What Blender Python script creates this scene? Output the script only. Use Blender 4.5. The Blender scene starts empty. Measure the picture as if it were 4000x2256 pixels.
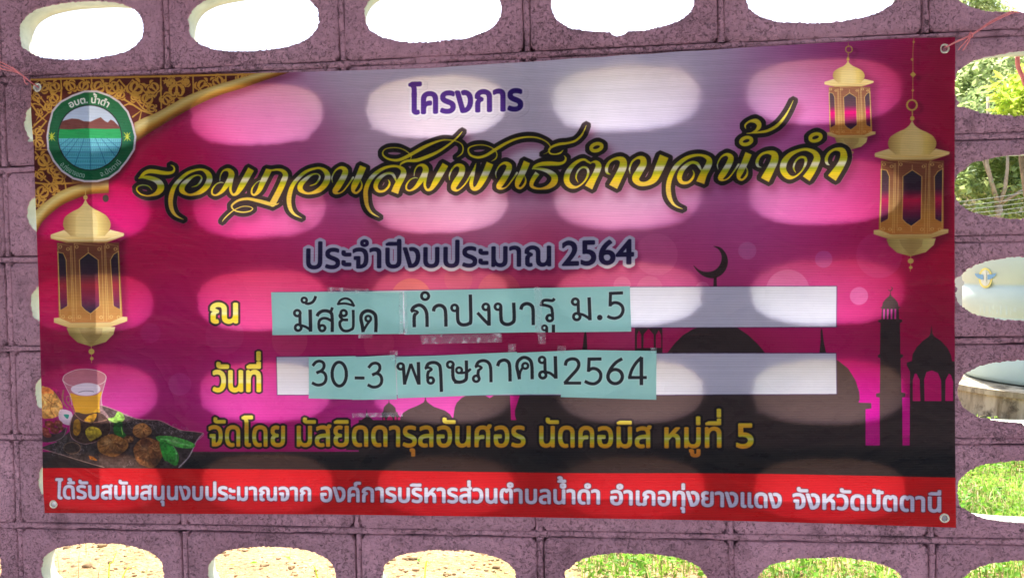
import bpy, bmesh, math, random
import numpy as np
from mathutils import Matrix, Vector, noise

# ------------------------------------------------------------------ camera, sky, sun, exposure
sc = bpy.context.scene
COL = sc.collection
W_PITCH, H_PITCH, ROW0_Z = 0.3934, 0.2, 1.9
CAM_F, YAW, PIT, ROL = 3117.4, -0.1061, -0.0282, -0.0188        # focal length in pixels of a 4000 px wide frame
CAM_POS = np.array([1.3122, -1.6589, ROW0_Z - 0.4366])
_cyw, _syw, _cp, _sp = math.cos(YAW), math.sin(YAW), math.cos(PIT), math.sin(PIT)
FWD = np.array([_syw*_cp, _cyw*_cp, _sp]); _R0 = np.array([_cyw, -_syw, 0.0]); _U0 = np.cross(_R0, FWD)
RGT = math.cos(ROL)*_R0 + math.sin(ROL)*_U0
UPV = -math.sin(ROL)*_R0 + math.cos(ROL)*_U0
cam = bpy.data.cameras.new('camera'); cam.sensor_width = 36.0; cam.lens = CAM_F*36.0/4000.0
cam.clip_start = 0.02; cam.clip_end = 2000.0
cam_ob = bpy.data.objects.new('camera', cam); COL.objects.link(cam_ob); sc.camera = cam_ob
cam_ob.matrix_world = Matrix([[RGT[0], UPV[0], -FWD[0], CAM_POS[0]], [RGT[1], UPV[1], -FWD[1], CAM_POS[1]],
                              [RGT[2], UPV[2], -FWD[2], CAM_POS[2]], [0, 0, 0, 1]])
SUN_EL, SUN_AZ = math.radians(65.5), math.radians(8)            # the sun stands beyond the wall, azimuth from +y towards +x
world = bpy.data.worlds.new('World'); sc.world = world; world.use_nodes = True
_wn = world.node_tree.nodes; _sky = _wn.new('ShaderNodeTexSky'); _sky.sky_type = 'NISHITA'; _sky.sun_disc = False
_sky.sun_elevation = SUN_EL; _sky.sun_rotation = SUN_AZ; _sky.dust_density = 4.0; _sky.air_density = 0.8; _sky.ozone_density = 0.3
world.node_tree.links.new(_sky.outputs[0], _wn['Background'].inputs[0]); _wn['Background'].inputs[1].default_value = 0.15
_sl = bpy.data.lights.new('sun', 'SUN'); _sl.energy = 4.5; _sl.angle = math.radians(0.53); _sl.color = (1.0, 0.95, 0.87)
sun = bpy.data.objects.new('sun', _sl); COL.objects.link(sun)
_sd = Vector((math.sin(SUN_AZ)*math.cos(SUN_EL), math.cos(SUN_AZ)*math.cos(SUN_EL), math.sin(SUN_EL)))
sun.rotation_euler = _sd.to_track_quat('Z', 'Y').to_euler(); sun.location = (3, 8, 12)
sc.view_settings.view_transform = 'Standard'; sc.view_settings.look = 'None'
sc.view_settings.gamma = 1.0; sc.view_settings.use_curve_mapping = False
sc.view_settings.exposure = 1.66
sc.cycles.max_bounces = 10; sc.cycles.transmission_bounces = 8; sc.cycles.diffuse_bounces = 6; sc.cycles.transparent_max_bounces = 12

rng = random.Random(7); nrs = np.random.RandomState(11)

def wall_pt(u, v, y):
    """the point at depth y that the photograph shows at pixel (u, v) of its 4000 x 2256 pixels (used to survey the banner's print)"""
    u = np.asarray(u, float); v = np.asarray(v, float)
    d = FWD[None, :] + ((u.reshape(-1, 1)-2000)/CAM_F)*RGT[None, :] - ((v.reshape(-1, 1)-1128)/CAM_F)*UPV[None, :]
    t = (y - CAM_POS[1])/d[:, 1]
    p = CAM_POS[None, :] + d*t[:, None]
    return p[:, 0], p[:, 2]

def S(c):                                                      # sRGB 0-255 -> linear
    return tuple(((x/255.0)/12.92 if x <= 10 else (((x/255.0)+0.055)/1.055)**2.4) for x in c)
# ------------------------------------------------------------------ printing: vector shapes rasterised into the banner's print
BAN_Y = -0.004
PPM = 1250.0
_cx, _cz = wall_pt([121, 3733, 3737, 171], [307, 145, 2061, 2003], BAN_Y)
PX0, PX1 = min(_cx)-0.01, max(_cx)+0.01
PZ0, PZ1 = min(_cz)-0.01, max(_cz)+0.01
TW, TH = int((PX1-PX0)*PPM), int((PZ1-PZ0)*PPM)

def tex(pts):                                                  # surveyed photo points -> print pixels
    p = np.asarray(pts, float)
    X, Z = wall_pt(p[:, 0], p[:, 1], BAN_Y)
    return np.stack([(X-PX0)*PPM, (PZ1-Z)*PPM], 1)
def zz(x0, y0, s):
    return lambda p: np.asarray(p, float)[:, :2]/s + np.array([x0, y0])
IDT = lambda p: np.asarray(p, float)[:, :2]
PXS = PPM/1880.0                                               # print pixels per photo pixel, roughly

class Mask:
    def __init__(s, x, y, a): s.x, s.y, s.a = x, y, a

def cover(polys, SS=4):
    allp = np.concatenate(polys)
    x0, y0 = int(np.floor(allp[:, 0].min()))-1, int(np.floor(allp[:, 1].min()))-1
    x1, y1 = int(np.ceil(allp[:, 0].max()))+2, int(np.ceil(allp[:, 1].max()))+2
    w, h = x1-x0, y1-y0
    P = np.concatenate(polys); Q = np.concatenate([np.roll(p, -1, 0) for p in polys])
    px, py = P[:, 0]-x0, (P[:, 1]-y0)*SS; qx, qy = Q[:, 0]-x0, (Q[:, 1]-y0)*SS
    sg = np.where(qy > py, 1.0, -1.0)
    up = qy > py
    ax, ay = np.where(up, px, qx), np.where(up, py, qy); bx, by = np.where(up, qx, px), np.where(up, qy, py)
    r0 = np.ceil(ay-0.5).astype(int); r1 = np.ceil(by-0.5).astype(int)
    n = r1-r0; k = n > 0
    ax, ay, bx, by, r0, n, sg = ax[k], ay[k], bx[k], by[k], r0[k], n[k], sg[k]
    idx = np.repeat(np.arange(len(n)), n)
    off = np.arange(n.sum())-np.repeat(np.cumsum(n)-n, n)
    row = r0[idx]+off
    xx = ax[idx]+(bx[idx]-ax[idx])*((row+0.5-ay[idx])/(by[idx]-ay[idx]))
    xi = np.floor(xx).astype(int); f = xx-xi
    acc = np.zeros((h*SS, w+2))
    np.add.at(acc, (row, xi), sg[idx]*(1-f)); np.add.at(acc, (row, xi+1), sg[idx]*f)
    cv = np.clip(np.abs(np.cumsum(acc, 1)), 0, 1)[:, :w]
    return Mask(x0, y0, cv.reshape(h, SS, w).mean(1).astype(np.float32))

def orient(p):
    a = (p[:, 0]*np.roll(p[:, 1], -1)-np.roll(p[:, 0], -1)*p[:, 1]).sum()
    return p if a >= 0 else p[::-1]

def crom(pts, k=7, closed=False):
    p = np.asarray(pts, float); n = len(p)
    if n == 2 and not closed: return p
    out = []
    g = (lambda i: p[i % n]) if closed else (lambda i: p[min(max(i, 0), n-1)])
    for i in range(n if closed else n-1):
        a, b, c, d = g(i-1), g(i), g(i+1), g(i+2)
        for j in range(k):
            t = j/k
            out.append(0.5*((2*b)+(-a+c)*t+(2*a-5*b+4*c-d)*t*t+(-a+3*b-3*c+d)*t*t*t))
    if not closed: out.append(p[-1])
    return np.array(out)

def stroke_polys(pts, T, w=None, butt=(False, False), smooth=True, closed=False):
    p = np.array([(q[0], q[1], q[2] if len(q) > 2 else w) for q in pts], float)
    s = crom(p, closed=closed) if smooth else p
    if closed: s = np.vstack([s, s[:1]])
    s[:, 2] = np.maximum(s[:, 2], 1.0)
    d = np.gradient(s[:, :2], axis=0); d /= np.maximum(np.linalg.norm(d, axis=1, keepdims=True), 1e-9)
    nn = np.stack([-d[:, 1], d[:, 0]], 1)*s[:, 2:3]/2
    L = tex(T(s[:, :2]+nn)); R = tex(T(s[:, :2]-nn)); C = tex(T(s[:, :2]))
    out = [orient(np.array([L[i], L[i+1], R[i+1], R[i]])) for i in range(len(s)-1)]
    an = np.linspace(0, 2*np.pi, 12, endpoint=False)
    rr = np.linalg.norm(L-R, axis=1)/2
    for i in range(len(s)):
        if butt[0] and np.linalg.norm(C[i]-C[0]) < rr[i]*1.02: continue
        if butt[1] and np.linalg.norm(C[i]-C[-1]) < rr[i]*1.02: continue
        if not smooth or i % 2 == 0 or i == len(s)-1:
            r = np.linalg.norm(L[i]-R[i])/2
            out.append(np.stack([C[i, 0]+r*np.cos(an), C[i, 1]+r*np.sin(an)], 1))
    return out

def poly(pts, T=IDT, smooth=False, closed=True):
    p = np.asarray(pts, float)
    if smooth: p = crom(p, closed=True)
    return orient(tex(T(p)))
def ell(cx, cy, rx, ry, T=IDT, rot=0, n=40):
    a = np.linspace(0, 2*np.pi, n, endpoint=False); c, s = math.cos(rot), math.sin(rot)
    x, y = rx*np.cos(a), ry*np.sin(a)
    return orient(tex(T(np.stack([cx+c*x-s*y, cy+s*x+c*y], 1))))
def ring(cx, cy, r, w, T=IDT, ry=None, rot=0):
    ry = ry or r; a = np.linspace(0, 2*np.pi, 26, endpoint=False); c, s = math.cos(rot), math.sin(rot)
    x, y = r*np.cos(a), ry*np.sin(a)
    return stroke_polys(np.stack([cx+c*x-s*y, cy+s*x+c*y, np.full(26, float(w))], 1), T, closed=True)

def shifted_max(a, r):
    out = a.copy(); H, W = a.shape
    for dy in range(-r, r+1):
        m = int(math.sqrt(r*r-dy*dy)+0.3)
        for dx in range(-m, m+1):
            if dx == 0 and dy == 0: continue
            ys, xs = max(0, dy), max(0, dx); ye, xe = min(H, H+dy), min(W, W+dx)
            o = out[ys:ye, xs:xe]
            np.maximum(o, a[ys-dy:ye-dy, xs-dx:xe-dx], out=o)
    return out
def dilate(m, r):
    r = int(round(r)); a = np.pad(m.a, r+1); left = r
    while left > 0:
        k = min(3, left); a = shifted_max(a, k); left -= k
    return Mask(m.x-r-1, m.y-r-1, a)
def blur(m, s):
    pad = int(3*s)+2; a = np.pad(m.a, pad)
    fy = np.fft.fftfreq(a.shape[0])[:, None]; fx = np.fft.rfftfreq(a.shape[1])[None, :]
    g = np.exp(-2*(np.pi*s)**2*(fx*fx+fy*fy))
    return Mask(m.x-pad, m.y-pad, np.clip(np.fft.irfft2(np.fft.rfft2(a)*g, a.shape), 0, 1).astype(np.float32))
def shift(m, dx, dy): return Mask(int(m.x+dx), int(m.y+dy), m.a)

class Canvas:
    def __init__(s, alpha=False):
        s.c = np.zeros((TH, TW, 3), np.float32); s.al = np.zeros((TH, TW), np.float32); s.hole = np.ones((TH, TW), np.float32)
    def paint(s, m, col, op=1.0, mul=False):
        """col: rgb 0-255, or f(X, Y) -> rgb array, X, Y in print pixels"""
        x0, y0 = max(m.x, 0), max(m.y, 0); x1, y1 = min(m.x+m.a.shape[1], TW), min(m.y+m.a.shape[0], TH)
        if x1 <= x0 or y1 <= y0: return
        a = m.a[y0-m.y:y1-m.y, x0-m.x:x1-m.x]*op
        if callable(col):
            X, Y = np.meshgrid(np.arange(x0, x1, dtype=np.float32), np.arange(y0, y1, dtype=np.float32))
            c = col(X, Y)/255.0
        else:
            c = np.asarray(col, np.float32)/255.0
        t = s.c[y0:y1, x0:x1]
        t += (c-t)*a[..., None]
        s.al[y0:y1, x0:x1] = np.maximum(s.al[y0:y1, x0:x1], a)
    def image(s, name):
        im = bpy.data.images.new(name, TW, TH, alpha=True)
        b = np.ones((TH, TW, 4), np.float32); b[..., 3] = s.hole[::-1]; b[..., :3] = np.clip(s.c, 0, 1)[::-1]
        im.pixels.foreach_set(b.ravel()); im.update(); return im

def vnoise(h, w, cell, seed, cy=None):
    """smooth value noise, cells of cell x cy print pixels"""
    cy = cy or cell
    r = np.random.RandomState(seed); gh, gw = int(h/cy)+3, int(w/cell)+3
    g = r.rand(gh, gw).astype(np.float32)
    y = np.arange(h)/cy; x = np.arange(w)/cell
    yi, xi = y.astype(int), x.astype(int); fy = (y-yi)[:, None]; fx = (x-xi)[None, :]
    fy = fy*fy*(3-2*fy); fx = fx*fx*(3-2*fx)
    a = g[yi][:, xi]; b = g[yi][:, xi+1]; c = g[yi+1][:, xi]; d = g[yi+1][:, xi+1]
    return (a*(1-fx)+b*fx)*(1-fy)+(c*(1-fx)+d*fx)*fy

# ---- lettering: outlines of the built-in font, laid out and fitted here
def contours(body):
    c = bpy.data.curves.new('lettering', 'FONT'); c.body = body; c.size = 1.0
    o = bpy.data.objects.new('lettering', c); COL.objects.link(o)
    dg = bpy.context.evaluated_depsgraph_get(); dg.update()
    cu = o.evaluated_get(dg).to_curve(dg)
    out = []
    for sp in cu.splines:
        pts = []
        if sp.type == 'BEZIER':
            b = sp.bezier_points; n = len(b)
            for i in range(n):
                p0, p1, p2, p3 = b[i].co, b[i].handle_right, b[(i+1) % n].handle_left, b[(i+1) % n].co
                for j in range(5):
                    t = j/5.0; q = p0*(1-t)**3+p1*3*t*(1-t)**2+p2*3*t*t*(1-t)+p3*t**3
                    pts.append((q.x, q.y))
        else:
            pts = [(q.co.x, q.co.y) for q in sp.points]
        if len(pts) > 2: out.append(np.array(pts))
    bpy.data.objects.remove(o); bpy.data.curves.remove(c)
    return out
RAISED = '\u0e48\u0e49'
def text_shape(s):
    """'^' before a tone mark lifts it above the vowel it would collide with"""
    clean = s.replace('^', ''); full = contours(clean)
    k = 0
    for i, ch in enumerate(s):
        if ch == '^':
            pre = s[:i].replace('^', '')
            n0, n1 = len(contours(pre)), len(contours(pre+s[i+1]))
            for q in full[n0:n1]: q[:, 1] += 0.215
        k += 1
    return full
_xh = None
def text_polys(s, left, right, xh):
    """left, right: photo pixels of the ends of the baseline; xh: height of a plain letter in photo pixels"""
    cs = text_shape(s); allp = np.concatenate(cs)
    x0, x1 = allp[:, 0].min(), allp[:, 0].max()
    L, R = np.array(left, float), np.array(right, float)
    XH = 0.545
    out = []
    for c in cs:
        t = (c[:, 0]-x0)/(x1-x0)
        b = L[None, :]+(R-L)[None, :]*t[:, None]
        b[:, 1] -= c[:, 1]/XH*xh
        out.append(tex(b))
    sg = sum((p[:, 0]*np.roll(p[:, 1], -1)-np.roll(p[:, 0], -1)*p[:, 1]).sum() for p in out)
    return out if sg > 0 else [p[::-1] for p in out]
def ramp(stops):
    ts = [a for a, _ in stops]; cs = np.array([c for _, c in stops], np.float32)
    return lambda t: np.stack([np.interp(t, ts, cs[:, k]) for k in range(3)], -1)
def vgrad(left, right, xh, stops):
    """vertical gradient, 0 at the top of the letters and 1 at their baseline"""
    a, b = tex([left, right]); hh = xh*PXS; r = ramp(stops)
    return lambda X, Y: r((Y-(a[1]+(b[1]-a[1])*(X-a[0])/(b[0]-a[0])))/hh+1.0)
# ------------------------------------------------------------------ the banner's print
C = Canvas()
BG = [(600,420,190,20,90),(820,330,200,110,165),(1000,300,190,150,185),(1400,260,222,206,222),(1800,250,228,220,232),(2300,230,224,218,234),
(2700,240,216,206,226),(3050,250,190,140,185),(3300,200,180,70,140),(3450,300,175,30,95),(3650,200,165,10,60),(3690,400,150,5,45),(450,650,205,0,75),
(700,560,195,5,70),(950,480,215,75,150),(1150,600,190,95,150),(1500,560,216,188,208),(2100,560,214,202,220),(2600,560,206,194,220),(3000,560,195,130,185),
(3200,520,210,90,170),(3400,560,190,30,110),(3690,700,175,0,50),(250,820,215,10,100),(520,850,220,5,110),(720,850,200,0,70),(900,830,230,50,140),
(1200,850,218,95,160),(1800,830,220,150,188),(2400,850,205,140,182),(2900,850,205,110,175),(3150,850,225,80,165),(3350,900,180,15,85),(3650,1000,180,0,50),
(250,1000,190,0,60),(500,1020,180,15,70),(800,1020,200,20,80),(1150,1050,205,30,95),(1700,1060,200,60,110),(2300,1050,190,50,110),(2700,1020,175,55,120),
(3050,1020,180,60,120),(3350,1080,185,20,80),(300,1150,210,10,80),(700,1200,225,30,130),(1000,1150,225,60,120),(1600,1100,215,70,110),(2200,1090,220,70,110),
(2600,1100,220,80,140),(3250,1150,230,60,150),(3650,1250,165,0,60),(300,1380,150,5,70),(700,1350,165,10,85),(1300,1340,175,20,85),(2000,1330,165,15,75),
(2800,1330,160,15,75),(3300,1350,165,5,75),(3650,1380,150,5,60),(500,1550,190,45,145),(900,1560,215,50,155),(1300,1560,215,60,160),(1800,1580,225,60,165),
(3400,1580,230,10,165),(3650,1600,170,10,90),(600,1720,150,0,75),(1100,1720,170,5,95),(3400,1720,200,0,140)]
_g = 16; _gy, _gx = np.mgrid[0:TH+2*_g:_g, 0:TW+2*_g:_g].astype(float)
_bp = tex(np.array(BG, float)[:, :2]); _acc = np.zeros(_gy.shape+(3,)); _ws = np.zeros(_gy.shape)
for (bx, by), bg in zip(_bp, BG):
    w = np.exp(-(((_gx-bx)**2)+((_gy-by)**2*1.6))/(2*(105.0**2)))+1e-7
    _acc += w[..., None]*np.array(bg[2:], float); _ws += w
_acc /= _ws[..., None]
_yy = np.arange(TH)/_g; _xx = np.arange(TW)/_g; _yi, _xi = _yy.astype(int), _xx.astype(int)
_fy, _fx = (_yy-_yi)[:, None, None], (_xx-_xi)[None, :, None]
C.c[:] = ((_acc[_yi][:, _xi]*(1-_fx)+_acc[_yi][:, _xi+1]*_fx)*(1-_fy)+(_acc[_yi+1][:, _xi]*(1-_fx)+_acc[_yi+1][:, _xi+1]*_fx)*_fy)/255.0

# soft discs of light
Z7 = zz(2300, 940, 1.7644)
for cx, cy, r, col, op in [(1093,68,62,(215,150,200),.35),(1617,127,60,(200,120,200),.35),(1862,380,63,(245,150,215),.4),(1372,345,150,(235,140,190),.38),
        (465,95,148,(230,120,170),.3),(2000,100,160,(215,90,160),.22),(230,305,60,(240,130,170),.35),(785,330,50,(245,150,190),.35),(420,330,90,(240,150,170),.2)]:
    C.paint(cover([ell(cx, cy, r, r*.98, Z7)]), col, op)
for cx, cy, r, col, op in [(1606,1165,80,(240,130,90),.45),(1950,1145,85,(240,120,110),.35),(1790,1090,55,(230,110,110),.25),(875,1310,75,(210,90,140),.25),(585,1300,40,(210,80,150),.25),
        (2170,1185,60,(240,130,120),.3),(1130,1330,70,(220,110,130),.3),(1480,1340,60,(230,120,130),.2),(700,1500,45,(220,130,190),.2)]:
    C.paint(cover([ell(cx, cy, r, r*.98)]), col, op)

# ---- skyline of domes and minarets
DK = (56, 42, 41)
def dk(polys): C.paint(cover(polys), DK)
Z7c = zz(2300, 940, 1.7644)
cres = [(860,37),(905,45),(940,80),(958,125),(955,175),(930,220),(890,250),(845,258),(795,245),(755,215),(730,185),(724,170),(760,200),(800,213),(850,210),(890,185),(912,145),(915,100),(895,60)]
dk([poly(cres, Z7c, smooth=True)]); dk([poly([(862,250),(882,250),(884,330),(860,330)], Z7c)])
dome = [(500,850),(540,775),(590,710),(650,650),(720,608),(800,582),(872,572),(945,582),(1030,602),(1100,650),(1160,705),(1222,778),(1270,860),(1300,960),(1310,1100),(1310,1450),(-800,1450),(-800,1150),(-560,1010),(-440,960),(-300,985),(-160,1000),(-60,1040),(120,1020),(330,1020),(460,950)]
dk([poly(dome, Z7c)])
dk([poly([(1600,620),(1607,600),(1613,620),(1622,700),(1640,780),(1660,815),(1720,825),(1790,880),(1840,960),(1866,1040),(1870,1090),(1862,1115),(1950,1118),(1950,1155),(1910,1160),(1910,1345),(1910,1480),(1200,1480),(1200,900),(1400,830),(1560,815),(1592,780),(1600,700)], Z7c)])
mn = [(2080,362),(2086,380),(2110,400),(2130,425),(2138,455),(2152,458),(2138,466),(2143,540),(2164,545),(2162,558),(2147,566),(2150,780),(2170,785),(2168,803),(2152,808),(2158,1045),(2186,1050),(2184,1075),(2163,1080),(2165,1480),(2010,1480),(2008,1080),(1984,1075),(1984,1052),(2010,1048),(2012,808),(1996,802),(1996,788),(2010,780),(2014,566),(1998,558),(1998,546),(2018,542),(2022,466),(2008,460),(2022,455),(2028,425),(2045,402),(2070,380),(2077,362)]
dk([poly(mn, Z7c)])
dk(stroke_polys([(2080,340,4),(2079,365,5)], Z7c)); dk(stroke_polys([(2080,316,2),(2091,326,6),(2084,341,7),(2070,342,5),(2064,334,2)], Z7c))
bgpx = lambda X, Y: np.full(X.shape+(3,), (225, 75, 160), np.float32)
for k in range(4): C.paint(cover([poly([(2031+k*26,470),(2043+k*26,470),(2043+k*26,540),(2031+k*26,540)], Z7c)]), (232, 60, 160))
dk([poly([(2366,580),(2372,640),(2385,660),(2430,690),(2475,740),(2500,790),(2508,830),(2560,835),(2560,1480),(2215,1480),(2218,900),(2196,860),(2196,838),(2230,830),(2236,780),(2262,735),(2305,690),(2345,662),(2357,640)], Z7c)])
MG = (205, 15, 110)
for arch in ([(2236,1105),(2236,960),(2250,915),(2264,915),(2285,960),(2290,1105)], [(2318,1105),(2314,960),(2330,905),(2368,893),(2410,910),(2432,960),(2434,1105)], [(2460,1105),(2462,960),(2485,915),(2500,925),(2515,970),(2515,1105)]):
    C.paint(cover([poly(arch, Z7c)]), MG)
C.paint(cover([poly([(2165,1080),(2216,1080),(2216,1343),(2165,1343)], Z7c)]), (222, 10, 150))
# small pavilion between the two writing fields
dk([poly([(318,600),(508,600),(508,790),(318,790)], Z7c)])
for arch in ([(332,740),(332,650),(346,615),(362,650),(362,740)], [(376,738),(378,645),(412,605),(448,645),(450,738)], [(462,738),(462,650),(482,615),(500,650),(500,738)]):
    C.paint(cover([poly(arch, Z7c)]), (180, 15, 85))
dk([poly([(-8,660),(2,600),(12,660),(18,790),(-22,790)], zz(2285-0, 940, 1.7644))])
# low skyline under the lower field
ZL = zz(1350, 1540, 3.22)
SKY1 = (225, 60, 165)
dk([poly([(262,180),(268,240),(300,285),(330,310),(380,370),(460,420),(455,275),(450,235),(470,215),(480,160),(510,125),(538,105),(545,60),(553,105),(590,130),(625,165),(632,215),(650,225),(655,250),(690,290),(720,230),(790,185),(900,140),(985,95),(1000,60),(1003,20),(1012,20),(1015,60),(1030,92),(1110,150),(1250,200),(1310,245),(1350,310),(1362,230),(1375,160),(1400,100),(1460,40),(1540,0),(1640,-25),(1740,0),(1830,50),(1900,110),(1942,165),(1942,0),(2066,0),(2072,250),(2078,370),(2155,370),(2130,260),(2120,200),(2140,110),(2180,30),(2250,-60),(2600,-60),(2600,700),(0,700),(0,480),(90,430),(150,360),(210,310),(245,285),(255,240)], ZL)])
for arch in ([(470,400),(468,310),(480,278),(494,310),(498,400)], [(514,400),(514,310),(548,255),(590,300),(596,400)], [(612,400),(610,300),(624,268),(638,300),(642,400)], [(656,395),(652,300),(670,280),(686,300),(684,395)]):
    C.paint(cover([poly(arch, ZL)]), (215, 25, 115))
C.paint(cover([poly([(2068,0),(2195,0),(2130,200),(2130,262),(2158,370),(2080,370)], ZL)]), (225, 30, 140))
C.paint(cover([poly([(100,1764),(1400,1764),(1400,1640),(3330,1640),(3330,1740),(3800,1740),(3800,1900),(100,1900)])]), DK)
_bb = blur(cover([poly([(60,1790),(1500,1775),(1560,1745),(3800,1755),(3800,1910),(60,1910)])]), 8); C.paint(_bb, (20,16,18), .9)  # ink darkened to imitate weaker light through the lowest row of openings
C.paint(cover([poly([(1400,1640),(1400,1764),(1180,1764),(1180,1700),(1385,1660)])]), DK, .0)

# ---- corner ornament
Z1 = zz(0, 200, 2.3418)
top_u = [(2700,120),(2340,200),(2100,270),(1900,330),(1700,410),(1500,520),(1400,572),(1310,610),(1225,655)]
top_l = [(1225,840),(1350,752),(1450,690),(1600,600),(1800,490),(2000,402),(2200,340),(2400,270),(2600,205),(2760,150)]
bot_u = [(300,1475),(330,1445),(450,1345),(560,1272),(720,1215),(860,1190),(992,1175)]
bot_l = [(992,1295),(820,1305),(700,1342),(560,1405),(450,1490),(380,1560),(335,1640),(310,1700),(290,1740)]
orn = cover([orient(tex(Z1(np.array([(200,100)]+[(2700,120)]+[(a,b) for a,b in top_u[1:]]+[(1100,900),(992,1175)]+bot_u[::-1]+[(200,1475)]))))])
C.paint(orn, (84, 28, 22))
gold = []
def gs(p, w): gold.extend(stroke_polys([(a, b, w) for a, b in p], Z1, smooth=False))
def gc(p): gold.extend(stroke_polys(p, Z1))
for x in (280, 555, 835, 1465, 1760, 2060): gs([(x, 225), (x+5, 520)], 14)
gs([(270,262),(1110,238),(2400,205)], 18)
for x0 in (1150, 2110, 300): # star bands
    gs([(x0-150,560),(x0-185,400),(x0-60,262),(x0,330),(x0+60,262),(x0+190,390),(x0+150,520),(x0+330,640)], 16)
    gs([(x0-60,262),(x0+10,350),(x0+150,520),(x0+20,480),(x0-150,560)], 14); gs([(x0,330),(x0-190,560)], 14)
gs([(290,480),(360,590),(300,700),(440,560),(300,420)], 16); gs([(360,590),(420,640),(330,760),(320,900),(470,900)], 15)
gs([(300,1200),(430,1215),(860,1195)], 16); gs([(315,920),(430,1060),(560,1100)], 14); gs([(320,1100),(560,1300)], 14); gs([(590,1215),(600,1290)], 14)
gs([(1210,600),(1290,540),(1270,640),(1240,680)], 16); gs([(1130,440),(1200,480),(1290,540),(1400,580)], 16)
def motif(cx, cy, s, rot):
    s *= 1.22
    c, sn = math.cos(rot)*s, math.sin(rot)*s
    f = lambda P: [(cx+a*c-b*sn, cy+a*sn+b*c, w*s*1.22) for a, b, w in P]
    gc(f([(0,60,8),(0,20,14),(0,-20,20),(0,-62,4)]))
    for k in (1, -1):
        gc(f([(k*2,40,8),(k*34,30,22),(k*52,-4,22),(k*40,-40,14),(k*18,-44,12),(k*16,-26,10)]))
        gc(f([(k*6,58,8),(k*40,66,18),(k*66,44,18),(k*72,20,4)]))
        gc(f([(k*8,-60,6),(k*34,-72,22),(k*58,-62,6)]))
def star(cx, cy, r, rot):
    p = [(cx+(r if k % 2 else r*.45)*math.cos(rot+k*math.pi/5), cy+(r if k % 2 else r*.45)*math.sin(rot+k*math.pi/5)) for k in range(10)]
    gold.append(poly(p, Z1))
_r = random.Random(5)
for cx, cy, s, ro in [(400,330,.62,.4),(500,330,.62,-.5),(640,320,.62,2.8),(760,320,.62,.4),(900,330,.72,1.0),(1030,340,.85,-.6),(1240,340,.85,.7),(1400,340,.72,-.8),(1610,350,.95,3.14),(1560,280,.5,0),(1690,280,.5,0),
        (1850,320,.75,.9),(1990,280,.7,-.6),(2200,240,.5,.6),(330,420,.5,2.2),(500,440,.6,-.8),(440,510,.5,.4),(350,740,.5,.8),(350,840,.55,2.5),(400,1000,.8,-.7),(500,1090,.7,.8),(360,1130,.5,2.4),(540,1160,.6,-1.4),
        (380,1290,.75,.7),(480,1250,.6,2.6),(350,1380,.6,.3),(700,1150,.55,0),(1340,440,.7,.6),(1380,520,.5,1.6),(1520,440,.65,2.4),(1100,400,.5,.2),(1230,420,.5,-.3),(360,560,.35,0)]:
    motif(cx, cy, s, ro)
for cx, cy in [(610,290),(790,290),(1510,275),(1700,275),(330,380),(1000,420),(1240,400)]: star(cx, cy, 34, .3)
gm = cover(gold)
x0, y0 = max(gm.x, orn.x), max(gm.y, orn.y); x1 = min(gm.x+gm.a.shape[1], orn.x+orn.a.shape[1]); y1 = min(gm.y+gm.a.shape[0], orn.y+orn.a.shape[0])
C.paint(Mask(x0, y0, gm.a[y0-gm.y:y1-gm.y, x0-gm.x:x1-gm.x]*orn.a[y0-orn.y:y1-orn.y, x0-orn.x:x1-orn.x]), (214, 160, 66))
GB = ramp([(0,(196,168,88)),(.3,(232,212,140)),(.5,(225,190,100)),(.75,(170,110,30)),(1,(110,60,20))])
for uu, ll, flip in ((top_u, top_l[::-1], False), (bot_u, bot_l[::-1], False)):
    U, L = crom([(a, b, 0) for a, b in uu]), crom([(a, b, 0) for a, b in ll])
    n = 46; iu = np.linspace(0, len(U)-1, n).astype(int); il = np.linspace(0, len(L)-1, n).astype(int)
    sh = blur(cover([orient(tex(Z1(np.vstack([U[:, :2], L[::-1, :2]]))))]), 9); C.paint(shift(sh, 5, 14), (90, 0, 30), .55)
    for j in range(12):
        a, b = j/12, (j+1.15)/12
        P = np.vstack([U[iu, :2]*(1-a)+L[il, :2]*a, (U[iu, :2]*(1-b)+L[il, :2]*b)[::-1]])
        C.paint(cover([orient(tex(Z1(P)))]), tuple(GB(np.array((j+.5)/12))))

# ---- round crest of the subdistrict office
LG = zz(0, 200, 2.3418); lx, ly = 826, 780
edge = [(lx+(412+7*math.sin(5*a+1)+5*math.sin(9*a))*math.cos(a)*(1.0 if math.cos(a) > 0 else 1.0), ly+(424+5*math.sin(7*a))*math.sin(a)) for a in np.linspace(0, 2*np.pi, 22, endpoint=False)]
m = cover([poly(edge, LG)]); C.paint(shift(blur(m, 6), 2, 12), (60, 20, 20), .7); C.paint(m, (222, 212, 222))
C.paint(cover([poly([(lx+(p[0]-lx)*.955, ly+(p[1]-ly)*.955) for p in edge], LG)]), (8, 92, 52))
C.paint(cover([ell(lx-8, ly+10, 298, 302, LG)]), (18, 32, 34)); C.paint(cover([ell(lx-8, ly+10, 288, 292, LG)]), (188, 206, 232))
inn = cover([ell(lx-8, ly+10, 288, 292, LG)])
def clip(m):
    x0, y0 = max(m.x, inn.x), max(m.y, inn.y); x1 = min(m.x+m.a.shape[1], inn.x+inn.a.shape[1]); y1 = min(m.y+m.a.shape[0], inn.y+inn.a.shape[0])
    return Mask(x0, y0, m.a[y0-m.y:y1-m.y, x0-m.x:x1-m.x]*inn.a[y0-inn.y:y1-inn.y, x0-inn.x:x1-inn.x])
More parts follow.
